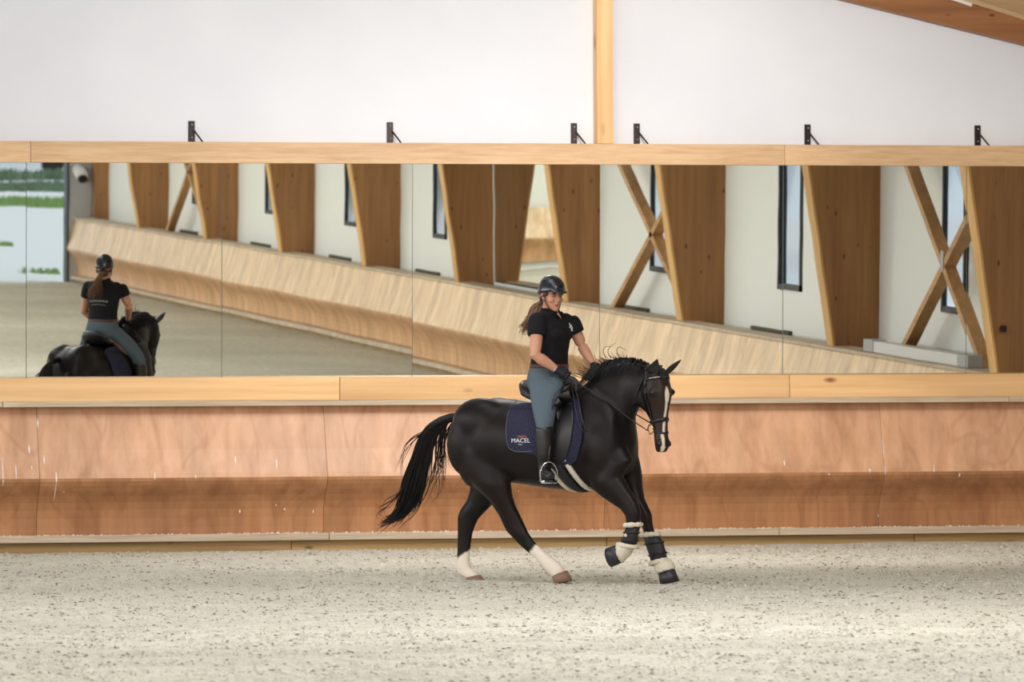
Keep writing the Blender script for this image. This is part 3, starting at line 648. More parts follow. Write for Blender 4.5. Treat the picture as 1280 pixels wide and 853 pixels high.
# ================================================================ TACK
def wrap(bm, bvh, c, ax, ref, w_, th, a0=0, a1=2*PI, n=36, off=.003, maxd=.6, wav=0.0):
    """flat band around the body at c in the plane normal to ax, pressed on the surface"""
    ax = ax.normalized(); s = (ref-ax*ref.dot(ax)).normalized(); t = ax.cross(s); cl = abs(a1-a0-2*PI) < 1e-6; rows = []
    for k in range(n if cl else n+1):
        an = a0+(a1-a0)*k/n; d = s*math.cos(an)+t*math.sin(an); row = []
        for j in (-1, 1):
            o = c+ax*w_*.5*j; h_ = bvh.ray_cast(o, d, maxd); r = (h_[0]-o).length if h_[0] else maxd*.3
            row.append((o, d, r))
        (o1, d1, r1), (o2, d2, r2) = row; wv = wav*rng.uniform(-1, 1)
        rows.append([bm.verts.new(o1+d1*(r1+off)), bm.verts.new(o1*.75+o2*.25+d1*(.75*r1+.25*r2+off+th+wv)), bm.verts.new(o1*.25+o2*.75+d1*(.25*r1+.75*r2+off+th+wv)), bm.verts.new(o2+d2*(r2+off))])
    m = len(rows)
    for k in range(m if cl else m-1):
        A, B = rows[k], rows[(k+1)%m]
        for j in range(3): bm.faces.new((A[j], A[j+1], B[j+1], B[j]))
        bm.faces.new((A[3], A[0], B[0], B[3]))
    if not cl: bm.faces.new(rows[0]); bm.faces.new(rows[-1][::-1])
def drape(poly, off, th, N=26, Yd=-.3, bulge=0.0, bvh=None, side=-1):
    """panel with the outline poly (pixels), laid on the horse's near side; side=+1 gives the same panel on its far side"""
    bvh = bvh or HB; us = [p[0] for p in poly]; vs_ = [p[1] for p in poly]; u0, u1, v0, v1 = min(us), max(us), min(vs_), max(vs_)
    def span(v):
        xs_ = []
        for (a, b), (c, d) in zip(poly, poly[1:]+poly[:1]):
            if (b <= v < d) or (d <= v < b): xs_.append(a+(c-a)*(v-b)/(d-b))
        return (min(xs_), max(xs_)) if len(xs_) > 1 else None
    bm = bmesh.new(); O_, I_ = [], []; last = None
    for j in range(N+1):
        v = v0+.01+(v1-v0-.02)*j/N; sp = span(v)
        if not sp: continue
        ro, ri = [], []
        for i in range(N+1):
            u = sp[0]+(sp[1]-sp[0])*i/N; tgt = P(u, v, 0); dl = (tgt-CL).normalized(); h_ = bvh.ray_cast(CL, dl, 100)
            if h_[0] and h_[0].y < -.02 and h_[1].z < .75: p = h_[0]; n_ = h_[1]; 
            else: p = P(u, v, last.y if last else Yd); n_ = V((0,-1,0))
            n_ = (n_ if n_.y < 0 else -n_); n_ = (n_+V((0,-1.5,0))).normalized(); last = p
            b = bulge*math.sin(PI*i/N)*math.sin(PI*j/N)
            ri.append(p+n_*off); ro.append(p+n_*(off+th+b))
        O_.append(ro); I_.append(ri)
    if side > 0: f = lambda p: V((p.x, -p.y, p.z))
    else: f = lambda p: p
    Ov = [[bm.verts.new(f(p)) for p in r] for r in O_]; Iv = [[bm.verts.new(f(p)) for p in r] for r in I_]; m = len(Ov)
    for j in range(m-1):
        for i in range(N):
            bm.faces.new((Ov[j][i], Ov[j][i+1], Ov[j+1][i+1], Ov[j+1][i])); bm.faces.new((Iv[j][i], Iv[j+1][i], Iv[j+1][i+1], Iv[j][i+1]))
        bm.faces.new((Ov[j][0], Ov[j+1][0], Iv[j+1][0], Iv[j][0])); bm.faces.new((Ov[j][N], Iv[j][N], Iv[j+1][N], Ov[j+1][N]))
    for i in range(N):
        bm.faces.new((Ov[0][i], Iv[0][i], Iv[0][i+1], Ov[0][i+1])); bm.faces.new((Ov[-1][i], Ov[-1][i+1], Iv[-1][i+1], Iv[-1][i]))
    bmesh.ops.recalc_face_normals(bm, faces=bm.faces); bmesh.ops.smooth_vert(bm, verts=bm.verts, factor=.5, use_axis_x=True, use_axis_y=True, use_axis_z=True)
    return bm
def navymat():
    m = mat('quilted_navy', .85, col=srgb(30,32,58)); t = NT(m); tc = t.n('ShaderNodeTexCoord'); mp = t.n('ShaderNodeMapping'); mp.inputs['Rotation'].default_value = (0, math.radians(45), 0); mp.inputs['Scale'].default_value = (1,1,1)
    t.l(tc.outputs['Object'], mp.inputs['Vector']); sx = t.n('ShaderNodeSeparateXYZ'); t.l(mp.outputs[0], sx.inputs[0]); outs = []
    for ax in (0, 2):
        a = t.n('ShaderNodeMath', operation='MULTIPLY'); a.inputs[1].default_value = 130; t.l(sx.outputs[ax], a.inputs[0]); b = t.n('ShaderNodeMath', operation='SINE'); t.l(a.outputs[0], b.inputs[0]); c = t.n('ShaderNodeMath', operation='ABSOLUTE'); t.l(b.outputs[0], c.inputs[0]); outs.append(c.outputs[0])
    mn = t.n('ShaderNodeMath', operation='MINIMUM'); t.l(outs[0], mn.inputs[0]); t.l(outs[1], mn.inputs[1]); t.bump(mn.outputs[0], .6, .008); return m
M['navy'] = navymat(); M['leather'] = mat('black_leather', .36, col=srgb(26,25,28)); M['strap'] = mat('bridle_leather', .4, col=srgb(22,21,26)); M['fleece'] = mat('cream_sheepskin', .95, col=srgb(232,222,202))
M['chrome'] = mat('polished_steel', .18, 1, srgb(215,215,215)); M['brass'] = mat('brass_bit', .25, 1, srgb(220,190,120)); M['neo'] = mat('black_neoprene', .6, col=srgb(26,26,30))
nz = NT(M['fleece']); nn = nz.n('ShaderNodeTexNoise', Scale=120.0, Detail=3.0); nz.l(nz.coords((1,1,1), False), nn.inputs['Vector']); nz.bump(nn.outputs[0], .9, .015)
pad = T(empty('saddle_pad', mw=HM), 'navy quilted saddle pad with white lettering under the black saddle', 'saddle pad')
padpoly = [(662,505),(676,507),(690,509),(704,506),(716,500),(725,499),(730,522),(729,550),(722,576),(706,586),(690,586),(676,576),(667,565),(652,566),(641,564),(635,556),(633,535),(637,512),(646,503)]
for s in (-1, 1): mobj('pad_side', drape(padpoly, .004, .014, 34, side=s), M['navy'], pad, True)
PB = None
edge = [P(u, v, 0) for u, v in padpoly]
def onpad(u, v, off):
    dl = (P(u, v, 0)-CL).normalized(); h_ = HB.ray_cast(CL, dl, 100); p = h_[0] or P(u, v, -.28); n_ = h_[1] if h_[0] else V((0,-1,0)); n_ = (n_+V((0,-1.5,0))).normalized(); return p+n_*off
bm = bmesh.new(); tube(bm, catmull([onpad(u, v, .017) for u, v in ((647,503),(638,513),(634,535),(636,556),(642,563),(652,565),(667,564))], 40), .0035, n=5); mobj('piping', bm, mat('grey_piping', .7, col=srgb(74,84,92)), pad)
# lettering printed on the pad
def lettering(text, u, v, px, m, off=.021, bold=0.0, parent=None, name='lettering'):
    c = bpy.data.curves.new('t', 'FONT'); c.body = text; c.size = 1; c.align_x = 'CENTER'; c.align_y = 'CENTER'; c.offset = bold
    o = bpy.data.objects.new('t', c); COL.objects.link(o); dg = bpy.context.evaluated_depsgraph_get(); me = bpy.data.meshes.new_from_object(o.evaluated_get(dg)); bpy.data.objects.remove(o)
    xs_ = [q.co.x for q in me.vertices]; sc = px/(max(xs_)-min(xs_))
    for q in me.vertices: q.co = onpad(u+q.co.x*sc, v-q.co.y*sc, off)
    me.name = name; return link(name, me, m, parent)
wl = mat('white_print', .8, col=srgb(214,214,220)); og = mat('orange_print', .8, col=srgb(196,110,84))
lettering('MACEL', 652.5, 551.3, 23, wl, parent=pad); lettering('PARIS' if False else '\u2022\u2022\u2022\u2022', 652, 556, 5, wl, parent=pad)
bm = bmesh.new(); tube(bm, [onpad(u, v, .021) for u, v in ((648,546.5),(650,545.2),(653,546.2),(656,545),(659,546),(660,548)) ], .0025, n=4); tube(bm, [onpad(u, v, .021) for u, v in ((650,547.5),(654,547),(658,548))], .002, n=4); mobj('emblem', bm, og, pad)
sad = T(empty('saddle', mw=HM), 'black leather dressage saddle with flap and stirrups under the rider', 'saddle')
flap = [(674,512),(690,505),(702,493),(713,488),(718,502),(719,530),(715,556),(707,578),(694,584),(682,582),(676,560),(672,530)]
for s in (-1, 1):
    mobj('flap', drape(flap, .016, .012, 26, side=s), M['leather'], sad, True)
    mobj('knee_roll', drape([(696,500),(701,497),(705,504),(706,516),(701,528),(697,522),(695,510)], .026, .012, 12, bulge=.035, side=s), M['leather'], sad, True)
    bm = bmesh.new(); tube(bm, catmull([V((p.x, p.y*(-s), p.z)) for p in (onpad(u, v, .035) for u, v in ((699,499),(694,504),(690,514),(691,532),(697,552)))], 20), .006, n=6, flat=.6); mobj('stirrup_leather_strap', bm, M['leather'], sad, True)
# seat: sits on the spine
bm = bmesh.new()
def SR(u, v, hw, thk): a = P(u, v, 0); return (a, a-V((0,0,thk)), hw, LY)
loft(bm, [SR(656,478,.04,.03), SR(659,475,.13,.10), SR(664,482,.17,.10), SR(675,490,.17,.08), SR(690,492,.15,.08), SR(703,488,.13,.10), SR(711,479,.10,.12), SR(716,477,.06,.10), SR(719,482,.03,.05)], n=22, ex=2.4)
mobj('seat', bm, M['leather'], sad, True)
# stirrups
for s in (-1, 1):
    st = P(686, 590, -.45); st = V((st.x, st.y*(-s), st.z)); r = bmesh.new(); bf = V((math.cos(.7), -s*-1*math.sin(.7)*1, 0)) if s > 0 else V((math.cos(.7), -math.sin(.7), 0))
    sd = V((-bf.y, bf.x, 0)); pts = []
    for k in range(17):
        a = PI*k/16; pts.append(st + sd*.070*math.cos(a)*(1 if k not in (0,) else 1) + V((0,0,-.02+.095*math.sin(a))))
    tr = [st+sd*.070+V((0,0,-.075))]+pts+[st-sd*.070+V((0,0,-.075))]
    tube(r, tr, .006, n=6); o = mobj('stirrup_iron', r, M['chrome'], sad, True)
    r = bmesh.new(); tube(r, [st+sd*.064+V((0,0,-.08)), st-sd*.064+V((0,0,-.08))], .014, n=8, flat=1.0); mobj('tread', r, M['chrome'], o, True)
    r = bmesh.new(); top = onpad(692, 500, .03); top = V((top.x, top.y*(-s), top.z)); tube(r, [st+V((0,0,.075)), st.lerp(top, .35), top], .009, n=6, flat=.5); mobj('stirrup_leather', r, M['leather'], sad, True)
# girth with sheepskin edges
gc = P(706, 560, 0); gax = (V((1,0,0))+V((0,0,.42))).normalized()
gr_ = T(empty('girth', mw=HM), 'black girth with cream sheepskin edges under the horse\'s belly', 'girth')
bm = bmesh.new(); wrap(bm, HB, P(708,556,0), gax, V((0,0,-1)), .085, .016, a0=-1.65, a1=1.65, n=40, off=.012, maxd=.7); mobj('girth_strap', bm, M['neo'], gr_, True)
for dx in (-.068, .075):
    bm = bmesh.new(); wrap(bm, HB, P(708,556,0)+gax*dx, gax, V((0,0,-1)), .05, .018, a0=-1.25, a1=1.25, n=50, off=.002, maxd=.7, wav=.003); mobj('sheepskin_edge', bm, M['fleece'], gr_, True)
# bridle
br = T(empty('bridle', mw=HM), 'black leather bridle with pale browband line and brass bit on the horse\'s head', 'bridle')
def hband(name, a, w_, th, m, tilt=0.0, a0=0, a1=2*PI, e=-.03): 
    bm = bmesh.new(); wrap(bm, HB, HH(a, e), (AD+EF*tilt).normalized(), EF, w_, th, a0=a0, a1=a1, n=40, off=.001, maxd=.3); return mobj(name, bm, m, br, True)
hband('noseband', .415, .034, .010, M['strap'], 0.12); hband('flash_strap', .475, .016, .006, M['strap'], -.35)
hband('browband', .085, .022, .007, M['strap'], .12, -1.7, 1.7); hband('browband_piping', .082, .008, .012, M['chrome'], .12, -1.45, 1.25)
def sidepath(pts, s, off):
    out = []
    for a, e in pts:
        o = HH(a, e, s*.35); h_ = HB.ray_cast(o, -EL*s, .6); out.append((h_[0] or HH(a, e, s*.09)) + EL*s*off)
    return out
for s in (-1, 1):
    bm = bmesh.new(); tube(bm, catmull(sidepath([(.02,-.05),(.10,-.045),(.2,-.04),(.3,-.035),(.4,-.03),(.455,-.03)], s, .004), 20), .010, n=6, flat=.5); mobj('cheekpiece', bm, M['strap'], br, True)
    bm = bmesh.new(); tube(bm, catmull(sidepath([(.02,-.06),(.10,-.10),(.2,-.15),(.27,-.19)], s, .004), 16), .007, n=6, flat=.6); mobj('throatlash', bm, M['strap'], br, True)
    bm = bmesh.new(); c = HH(.475, -.045, s*.062); pts = [c+(EF*math.cos(k*2*PI/16)+AD*math.sin(k*2*PI/16))*.036 for k in range(17)]; tube(bm, pts, .006, n=6); mobj('bit_ring', bm, M['brass'], br, True)
bm = bmesh.new(); tube(bm, [HH(-.02,-.06,-.075), HH(-.035,-.07,0), HH(-.02,-.06,.075)], .012, n=6, flat=.5); mobj('headpiece', bm, M['strap'], br, True)
def rein(s):
    bit = HH(.49, -.06, s*.07)
    a = P(712, 474, -.10) if s < 0 else P(748, 470, .08)
    y1, y2 = (-.17, -.19) if s < 0 else (.16, .16)
    pts = [bit, P(788,524,y1*.9), P(760,502,y1), P(740,489,y2), a] if s < 0 else [bit, P(775,505,y1), P(760,486,y2), a]
    bm = bmesh.new(); tube(bm, catmull(pts, 30), .009, n=6, flat=.45); o = mobj('rein', bm, M['strap'], br, True)
rein(-1); rein(1)
bm = bmesh.new()
for pts in ([(713,476,-.14),(722,495,-.23),(727,520,-.27),(733,540,-.28)], [(714,478,-.14),(718,500,-.25),(724,530,-.29),(731,541,-.29)], [(708,478,-.15),(702,486,-.27),(693,494,-.33),(689,520,-.35)]):
    tube(bm, catmull([P(*p) for p in pts], 16), .006, n=5, flat=.5)
mobj('rein_end', bm, M['strap'], br, True)
# leg boots
def boot(rows, lab, Y, dx):
    b = T(empty('tendon_boot', mw=HM), lab, 'horse boot', 'sheepskin lined boots on the front legs')
    bm = bmesh.new(); loft(bm, [RG(f, k, hw, Y) for k, f, hw in rows], n=20, ex=2.1); mobj('boot_shell', bm, M['neo'], b, True)
    for i, (k, f, hw) in ((0, rows[0]), (-1, rows[-1])):
        bm = bmesh.new(); A = RG(f, k, hw, Y); c = (A[0]+A[1])/2; up = (A[0]-A[1])/2; pts = [c+up*math.cos(t)*1.08+LY*hw*1.1*math.sin(t) for t in [2*PI*q/24 for q in range(25)]]
        tube(bm, pts, [.019+.004*rng.uniform(-1,1) for _ in pts], n=8); mobj('sheepskin_cuff', bm, M['fleece'], b, True)
    for t in (.35, .7):
        q = t*(len(rows)-1); i = int(q); r1, r2 = rows[i], rows[min(i+1, len(rows)-1)]; l_ = lambda a, b_: tuple(x+(y-x)*(q-i) for x, y in zip(a, b_))
        A = RG(l_(r1[1], r2[1]), l_(r1[0], r2[0]), r1[2]*1.08, Y); c = (A[0]+A[1])/2; up = (A[0]-A[1])/2; bm = bmesh.new()
        tube(bm, [c+up*math.cos(t_)*1.07+LY*A[2]*math.sin(t_) for t_ in [2*PI*k/20 for k in range(21)]], .008, n=5); mobj('boot_strap', bm, M['strap'], b, True)
    return b
b = boot([((783,657),(800,656),.044), ((780,670),(797,671),.045), ((775,681),(795,684),.046)], 'black sheepskin lined boot on the raised front leg', -.13, 0)
bm = bmesh.new(); ball(bm, P(782,669.5,-.185), .014, .006, .014); mobj('fleece_patch', bm, M['fleece'], b, True)
boot([((804,669),(822,668),.044), ((807,680),(828,677),.045), ((812,694),(832,690),.046), ((815,705),(833,700),.046)], 'black sheepskin lined boot on the front leg touching the sand', .12, 0)
def bell(c1f, c1b, c2f, c2b, Y, lab, hw=(.05,.062)):
    b = T(empty('fetlock_cuff', mw=HM), lab, 'fetlock cuff', 'cream sheepskin cuffs above the front hooves'); bm = bmesh.new()
    a = RG(c1f, c1b, hw[0], Y); e = RG(c2f, c2b, hw[1], Y)
    R_ = []
    for k in range(7):
        t = k/6; g_ = 1+.16*math.sin(PI*t); p, q = a[0].lerp(e[0], t), a[1].lerp(e[1], t); c = (p+q)/2; R_.append((c+(p-c)*g_, c+(q-c)*g_, (a[2]+(e[2]-a[2])*t)*g_, LY))
    loft(bm, R_, n=26, ex=2.0)
    for v in bm.verts: v.co += v.co.normalized()*0 + V([rng.uniform(-1,1)*.005 for _ in range(3)])
    mobj('sheepskin_cuff', bm, M['fleece'], b, True)
bell((794,682),(776,678),(778,704),(772,680),-.13,'cream sheepskin cuff on the raised front pastern', (.052,.058)); 
bell((836,698),(818,706),(843,711),(823,718),.12,'cream sheepskin cuff above the front hoof on the sand')

# ================================================================ RIDER
DR = math.radians(5); RFV = V((math.cos(DR), -math.sin(DR), 0)); RLV = V((math.sin(DR), math.cos(DR), 0))
PV = P(688, 480, 0)
def RP(f, l, z): return V((PV.x, PV.y, 0)) + RFV*f + RLV*l + V((0,0,z))
def zv(v, u=690): return P(u, v, 0).z
def tr_(v, f, b, hw, l=0.0, df=0.0, db=0.0): z = zv(v); return (RP(f, l, z+df), RP(-b, l, z+db), hw, RLV)
skin = srgb(200,146,120)
def limb(bm, pts, n=14):
    """pts: (centre, radius) chain"""
    R_ = []; m = len(pts)
    for i, (c, r) in enumerate(pts):
        d = (pts[min(i+1, m-1)][0]-pts[max(i-1, 0)][0]).normalized(); s = d.cross(V((0,0,1)) if abs(d.z) < .85 else V((0,1,0))).normalized(); t = d.cross(s)
        R_.append((c+t*r, c-t*r, r, s))
    loft(bm, R_, n=n, ex=2.0)
# joints
shR = P(672, 400, -.18); elR = P(669, 444, -.27); wrR = P(696.5, 462.5, -.16); haR = P(706, 468.5, -.12)
shL = P(714, 402, .16); elL = P(728, 434, .22); wrL = P(742.5, 457.5, .09); haL = P(751, 465, .05)
hipR = P(682, 484, -.12); knR = P(681, 526, -.36); anR = P(681, 583, -.39)
hipL = V((hipR.x, -hipR.y, hipR.z)); knL = V((knR.x, .36, knR.z)); anL = V((anR.x, .39, anR.z))
ft = V((math.cos(.72), -math.sin(.72), 0)); ftL = V((math.cos(.72), math.sin(.72), 0))
# head frame: turned and bowed slightly
HDA = math.radians(22); NF = V((math.cos(HDA), -math.sin(HDA), 0)); NL = V((math.sin(HDA), math.cos(HDA), 0)); pt_ = math.radians(10)
NFt = (NF*math.cos(pt_)-HZ*math.sin(pt_)).normalized(); NU = (HZ*math.cos(pt_)+NF*math.sin(pt_)).normalized()
HC = P(689.5, 368.3, 0)                       # middle of the skull
def HF(f, l, u): return HC + NFt*f + NL*l + NU*u
bm = bmesh.new()
# head: front/back outline by height
for rg in ([(.115,.045,-.085,.045),(.095,.068,-.10,.068),(.06,.078,-.105,.076),(.02,.080,-.105,.078),(-.01,.078,-.100,.075),(-.04,.083,-.085,.071),(-.07,.086,-.06,.062),(-.095,.086,-.04,.050),(-.115,.083,-.015,.036),(-.125,.070,.01,.022)],):
    loft(bm, [(HF(f, 0, u), HF(b, 0, u), hw, NL) for u, f, b, hw in rg], n=24, ex=2.2)
limb(bm, [(HF(.078,0,.012),.007),(HF(.094,0,-.015),.009),(HF(.103,0,-.032),.012),(HF(.094,0,-.044),.008)], n=10)      # nose
for s in (-1, 1):
    ball(bm, HF(.092, s*.010, -.037), .010, .008, .008); ball(bm, HF(.058, s*.042, -.035), .026, .024, .024)             # nostril wings, cheeks
    ball(bm, HF(-.005, s*.080, -.012), .018, .008, .030)                                                                # ears
    ball(bm, HF(.068, s*.033, .022), .014, .022, .010)                                                                # brow ridge
ball(bm, HF(.089, 0, -.064), .010, .020, .007); ball(bm, HF(.087, 0, -.073), .010, .018, .007); ball(bm, HF(.077, 0, -.104), .016, .020, .018)
limb(bm, [(HF(-.01,0,-.06),.056),(HF(-.02,0,-.11),.054),(RP(.015,0,zv(392)),.058),(RP(-.0,0,zv(400)),.075)])
# torso core, slightly inside the clothes
loft(bm, [tr_(498,.10,.12,.15), tr_(480,.115,.15,.175), tr_(460,.105,.115,.135), tr_(440,.10,.11,.14), tr_(420,.12,.10,.15), tr_(404,.10,.10,.15), tr_(394,.05,.06,.10)], n=22, ex=2.2)
limb(bm, [(shR,.055),(shR.lerp(elR,.4),.052),(shR.lerp(elR,.8),.047),(elR,.046),(elR.lerp(wrR,.25),.047),(elR.lerp(wrR,.6),.039),(wrR,.028)])
limb(bm, [(shL,.055),(shL.lerp(elL,.4),.050),(shL.lerp(elL,.85),.045),(elL,.043),(elL.lerp(wrL,.3),.042),(elL.lerp(wrL,.65),.034),(wrL,.027)])
limb(bm, [(shL,.05),(RP(0,0,zv(402)),.06),(shR,.05)])
def hand(bm, wr, ha, side, fs=1.0):
    d = (ha-wr).normalized(); out = (V((0,side,0))-d*V((0,side,0)).dot(d)).normalized(); up_ = d.cross(out)*(-side if True else 1); up_ = up_ if up_.z > 0 else -up_
    limb(bm, [(wr,.026*fs),(wr+d*.03,.030*fs),(wr+d*.065,.033*fs),(wr+d*.08,.028*fs)], n=12)      # palm
    for k in range(4):
        b0 = wr+d*.07+up_*(.027-.018*k); ln = (.030,.034,.031,.025)[k]
        limb(bm, [(b0,.0105*fs),(b0+d*ln-out*.004,.0100*fs),(b0+d*(ln+.006)-out*.026,.0095*fs),(b0+d*(ln-.022)-out*.034,.0085*fs)], n=8)
    t0 = wr+d*.03+up_*.022-out*.01; limb(bm, [(t0,.012*fs),(t0+d*.025+up_*.016-out*.004,.0115*fs),(t0+d*.052+up_*.014-out*.012,.0095*fs)], n=8)
hand(bm, wrR, haR, -1); hand(bm, wrL, haL, 1)
# legs inside breeches
for s, hip, kn, an, fd in ((-1, hipR, knR, anR, ft), (1, hipL, knL, anL, ftL)):
    limb(bm, [(hip+V((-.02,0,.02)),.085),(hip.lerp(kn,.5),.07),(kn,.046),(kn.lerp(an,.35),.040),(kn.lerp(an,.8),.026),(an,.022)])
    limb(bm, [(an+V((0,0,.01)),.016),(an+fd*.03+V((0,0,-.045)),.016),(an+fd*.09+V((0,0,-.055)),.014)])
bme = fuse(bm, .0065, 3, 'person_body')
at = bme.color_attributes.new('tone', 'FLOAT_COLOR', 'POINT'); buf = np.zeros((len(bme.vertices), 4), dtype=np.float32)
for i, v in enumerate(bme.vertices):
    q = v.co-HC; f, l, u = q.dot(NFt), q.dot(NL), q.dot(NU); c = skin
    if abs(u) < .16:
        ck = max(0, 1-((abs(l)-.045)**2+(u+.04)**2)**.5/.035); c = blend(c, srgb(206,134,114), ck*.6 if f > .02 else 0)
        if f > .07 and abs(l) < .020 and -.078 < u < -.059: c = srgb(176,100,92) if abs(u+.0685) > .002 else srgb(110,50,50)
        if f > .05 and .010 < u < .018+.004 and .014 < abs(l) < .048: c = srgb(96,66,52)
    buf[i] = (*c, 1)
at.data.foreach_set('color', buf.ravel())
M['skin'] = attrmat('skin', 'tone', .5, 200, .04, spec=.4); M['skin'].node_tree.nodes['Principled BSDF'].inputs['Subsurface Weight'].default_value = .08
M['skin'].node_tree.nodes['Principled BSDF'].inputs['Subsurface Radius'].default_value = (.01,.004,.002)
rider = T(empty('person', mw=HM), 'rider in black polo, grey-blue breeches and helmet sitting on the horse, holding the reins', 'person')
link('body', bme, M['skin'], rider, True)
for s in (-1, 1):
    bm = bmesh.new(); ball(bm, HF(.0735, s*.031, -.003), .007, .012, .0055); mobj('eye', bm, mat('eye_white', .2, col=srgb(225,220,215)), rider, True)
    bm = bmesh.new(); ball(bm, HF(.0785, s*.031, -.006), .0035, .006, .0045); mobj('iris', bm, M['eye'], rider, True)
    bm = bmesh.new(); tube(bm, [HF(.074, s*.017, -.001), HF(.083, s*.031, .0008), HF(.072, s*.046, -.003)], .0036, n=5); mobj('eyelid', bm, mat('lash', .6, col=srgb(60,40,34)), rider, True)
    bm = bmesh.new(); tube(bm, [HF(.082, s*.014, .015), HF(.083, s*.031, .021), HF(.070, s*.050, .016)], .003, n=5); mobj('eyebrow', bm, mat('brow', .7, col=srgb(78,54,42)), rider, True)
# polo shirt
M['polo'] = mat('black_polo', .85, col=srgb(22,22,26), spec=.25); t_ = NT(M['polo']); n_ = t_.n('ShaderNodeTexNoise', Scale=9.0, Detail=3.0, Distortion=.8); t_.l(t_.coords((1,1,.6), False), n_.inputs['Vector']); t_.bump(n_.outputs[0], .5, .03)
M['breech'] = mat('grey_blue_breeches', .8, col=srgb(82,96,106), spec=.3); t_ = NT(M['breech']); n_ = t_.n('ShaderNodeTexNoise', Scale=11.0, Detail=3.0, Distortion=1.0); t_.l(t_.coords((1,1,.5), False), n_.inputs['Vector']); t_.bump(n_.outputs[0], .5, .025)
bm = bmesh.new()
loft(bm, [tr_(459,.130,.150,.168), tr_(452,.125,.145,.158), tr_(441,.125,.130,.160), tr_(430,.135,.125,.168), tr_(419,.150,.120,.176), tr_(410,.145,.122,.180), tr_(402,.115,.120,.178), tr_(395,.080,.100,.150), tr_(390,.062,.080,.095), tr_(387,.055,.07,.068)], n=30, ex=2.25)
for sh, el, r0 in ((shR, elR, .076), (shL, elL, .072)):
    limb(bm, [(sh.lerp(el,-.16),.045),(sh.lerp(el,-.05),r0-.006),(sh.lerp(el,.1),r0),(sh.lerp(el,.25),r0),(sh.lerp(el,.46),r0-.004)], n=18); ball(bm, sh.lerp(RP(0,0,zv(398)),.3), .07, .07, .06)
for s in (-1, 1): ball(bm, RP(.105, s*.07, zv(418)), .052, .062, .055)
pm = fuse(bm, .008, 4, 'polo_shirt'); link('polo_shirt', pm, M['polo'], rider, True)
bm = bmesh.new(); pts = [RP(.062*math.cos(a)+.004, .066*math.sin(a), zv(388.5)+.012-.030*max(0, math.cos(a))**2) for a in [2*PI*k/24 for k in range(25)]]; tube(bm, pts, .014, n=6, flat=.7)
for s in (-1, 1): tube(bm, [RP(.062, s*.008, zv(391)), RP(.098, s*.012, zv(398)), RP(.10, s*.055, zv(396)), RP(.06, s*.066, zv(390))], .012, n=5, flat=.5)
mobj('collar', bm, M['polo'], rider, True)
bm = bmesh.new(); tube(bm, [RP(.066, .0, zv(390)), RP(.110, .0, zv(399))], [.019,.003], n=8, flat=.35); mobj('neck_opening', bm, mat('throat_skin', .5, col=skin), rider, True)
PBV = BVHTree.FromPolygons([v.co.copy() for v in pm.vertices], [tuple(p.vertices) for p in pm.polygons])
bm = bmesh.new()   # small pale emblem on the chest: pressed on the shirt
for pts in ([(711.5,404),(713,408),(714,412)], [(713.5,406),(715.5,410),(714,414)], [(711.5,409),(714,411),(716,414)]):
    o_ = []
    for u, v in pts:
        dl = (P(u, v, 0)-CL).normalized(); h_ = PBV.ray_cast(CL, dl, 100); o_.append((h_[0] or P(u, v, -.05)) - dl*.003)
    tube(bm, o_, .0045, n=4)
mobj('chest_emblem', bm, wl, rider)
bm = bmesh.new(); rr = random.Random(5)   # faded script across the back
for row, (v0_, n_s, amp) in enumerate(((426, 13, .018), (432, 10, .008))):
    o_ = []
    for k in range(n_s*6):
        t = k/(n_s*6-1); l = (.11-.22*t)*(1 if row == 0 else .8); z = zv(v0_)+amp*math.sin(k*1.9)*(.6+.4*math.sin(k*.5))+.012*math.cos((t-.5)*3)
        o0 = RP(-.5, l, z); h_ = PBV.ray_cast(o0, RFV, 1.0); o_.append((h_[0] if h_[0] else RP(-.12, l, z)) - RFV*.003)
    tube(bm, o_, .0032 if row == 0 else .002, n=4)
mobj('back_script', bm, mat('faded_print', .8, col=srgb(150,148,140)), rider)
bm = bmesh.new(); loft(bm, [tr_(460.5,.130,.152,.168), tr_(455.5,.131,.151,.166)], n=30, ex=2.25); mobj('belt', bm, mat('burgundy_belt', .5, col=srgb(84,44,48)), rider, True)
# breeches
bm = bmesh.new()
loft(bm, [tr_(457,.122,.148,.160), tr_(466,.130,.165,.178), tr_(475,.135,.175,.190), tr_(484,.135,.17,.19), tr_(491,.12,.14,.17)], n=26, ex=2.2)
for s in (-1, 1):
    rows = [((703,470),(662,474),.10,-.08),((703,482),(663,484),.105,-.15),((700,493),(664,495),.10,-.22),((696,505),(666,506),.096,-.28),((693,517),(668.5,518),.088,-.33),((691,528),(671,529),.080,-.36),((689.5,538),(673,538),.072,-.372)]
    R_ = []
    for f, b, hw, Y in rows:
        a = P(f[0], f[1], Y); c = P(b[0], b[1], Y); R_.append((V((a.x, a.y*(-s), a.z)), V((c.x, c.y*(-s), c.z)), hw, LY))
    loft(bm, R_, n=22, ex=2.0)
pm2 = fuse(bm, .009, 5, 'breeches'); link('breeches', pm2, M['breech'], rider, True)
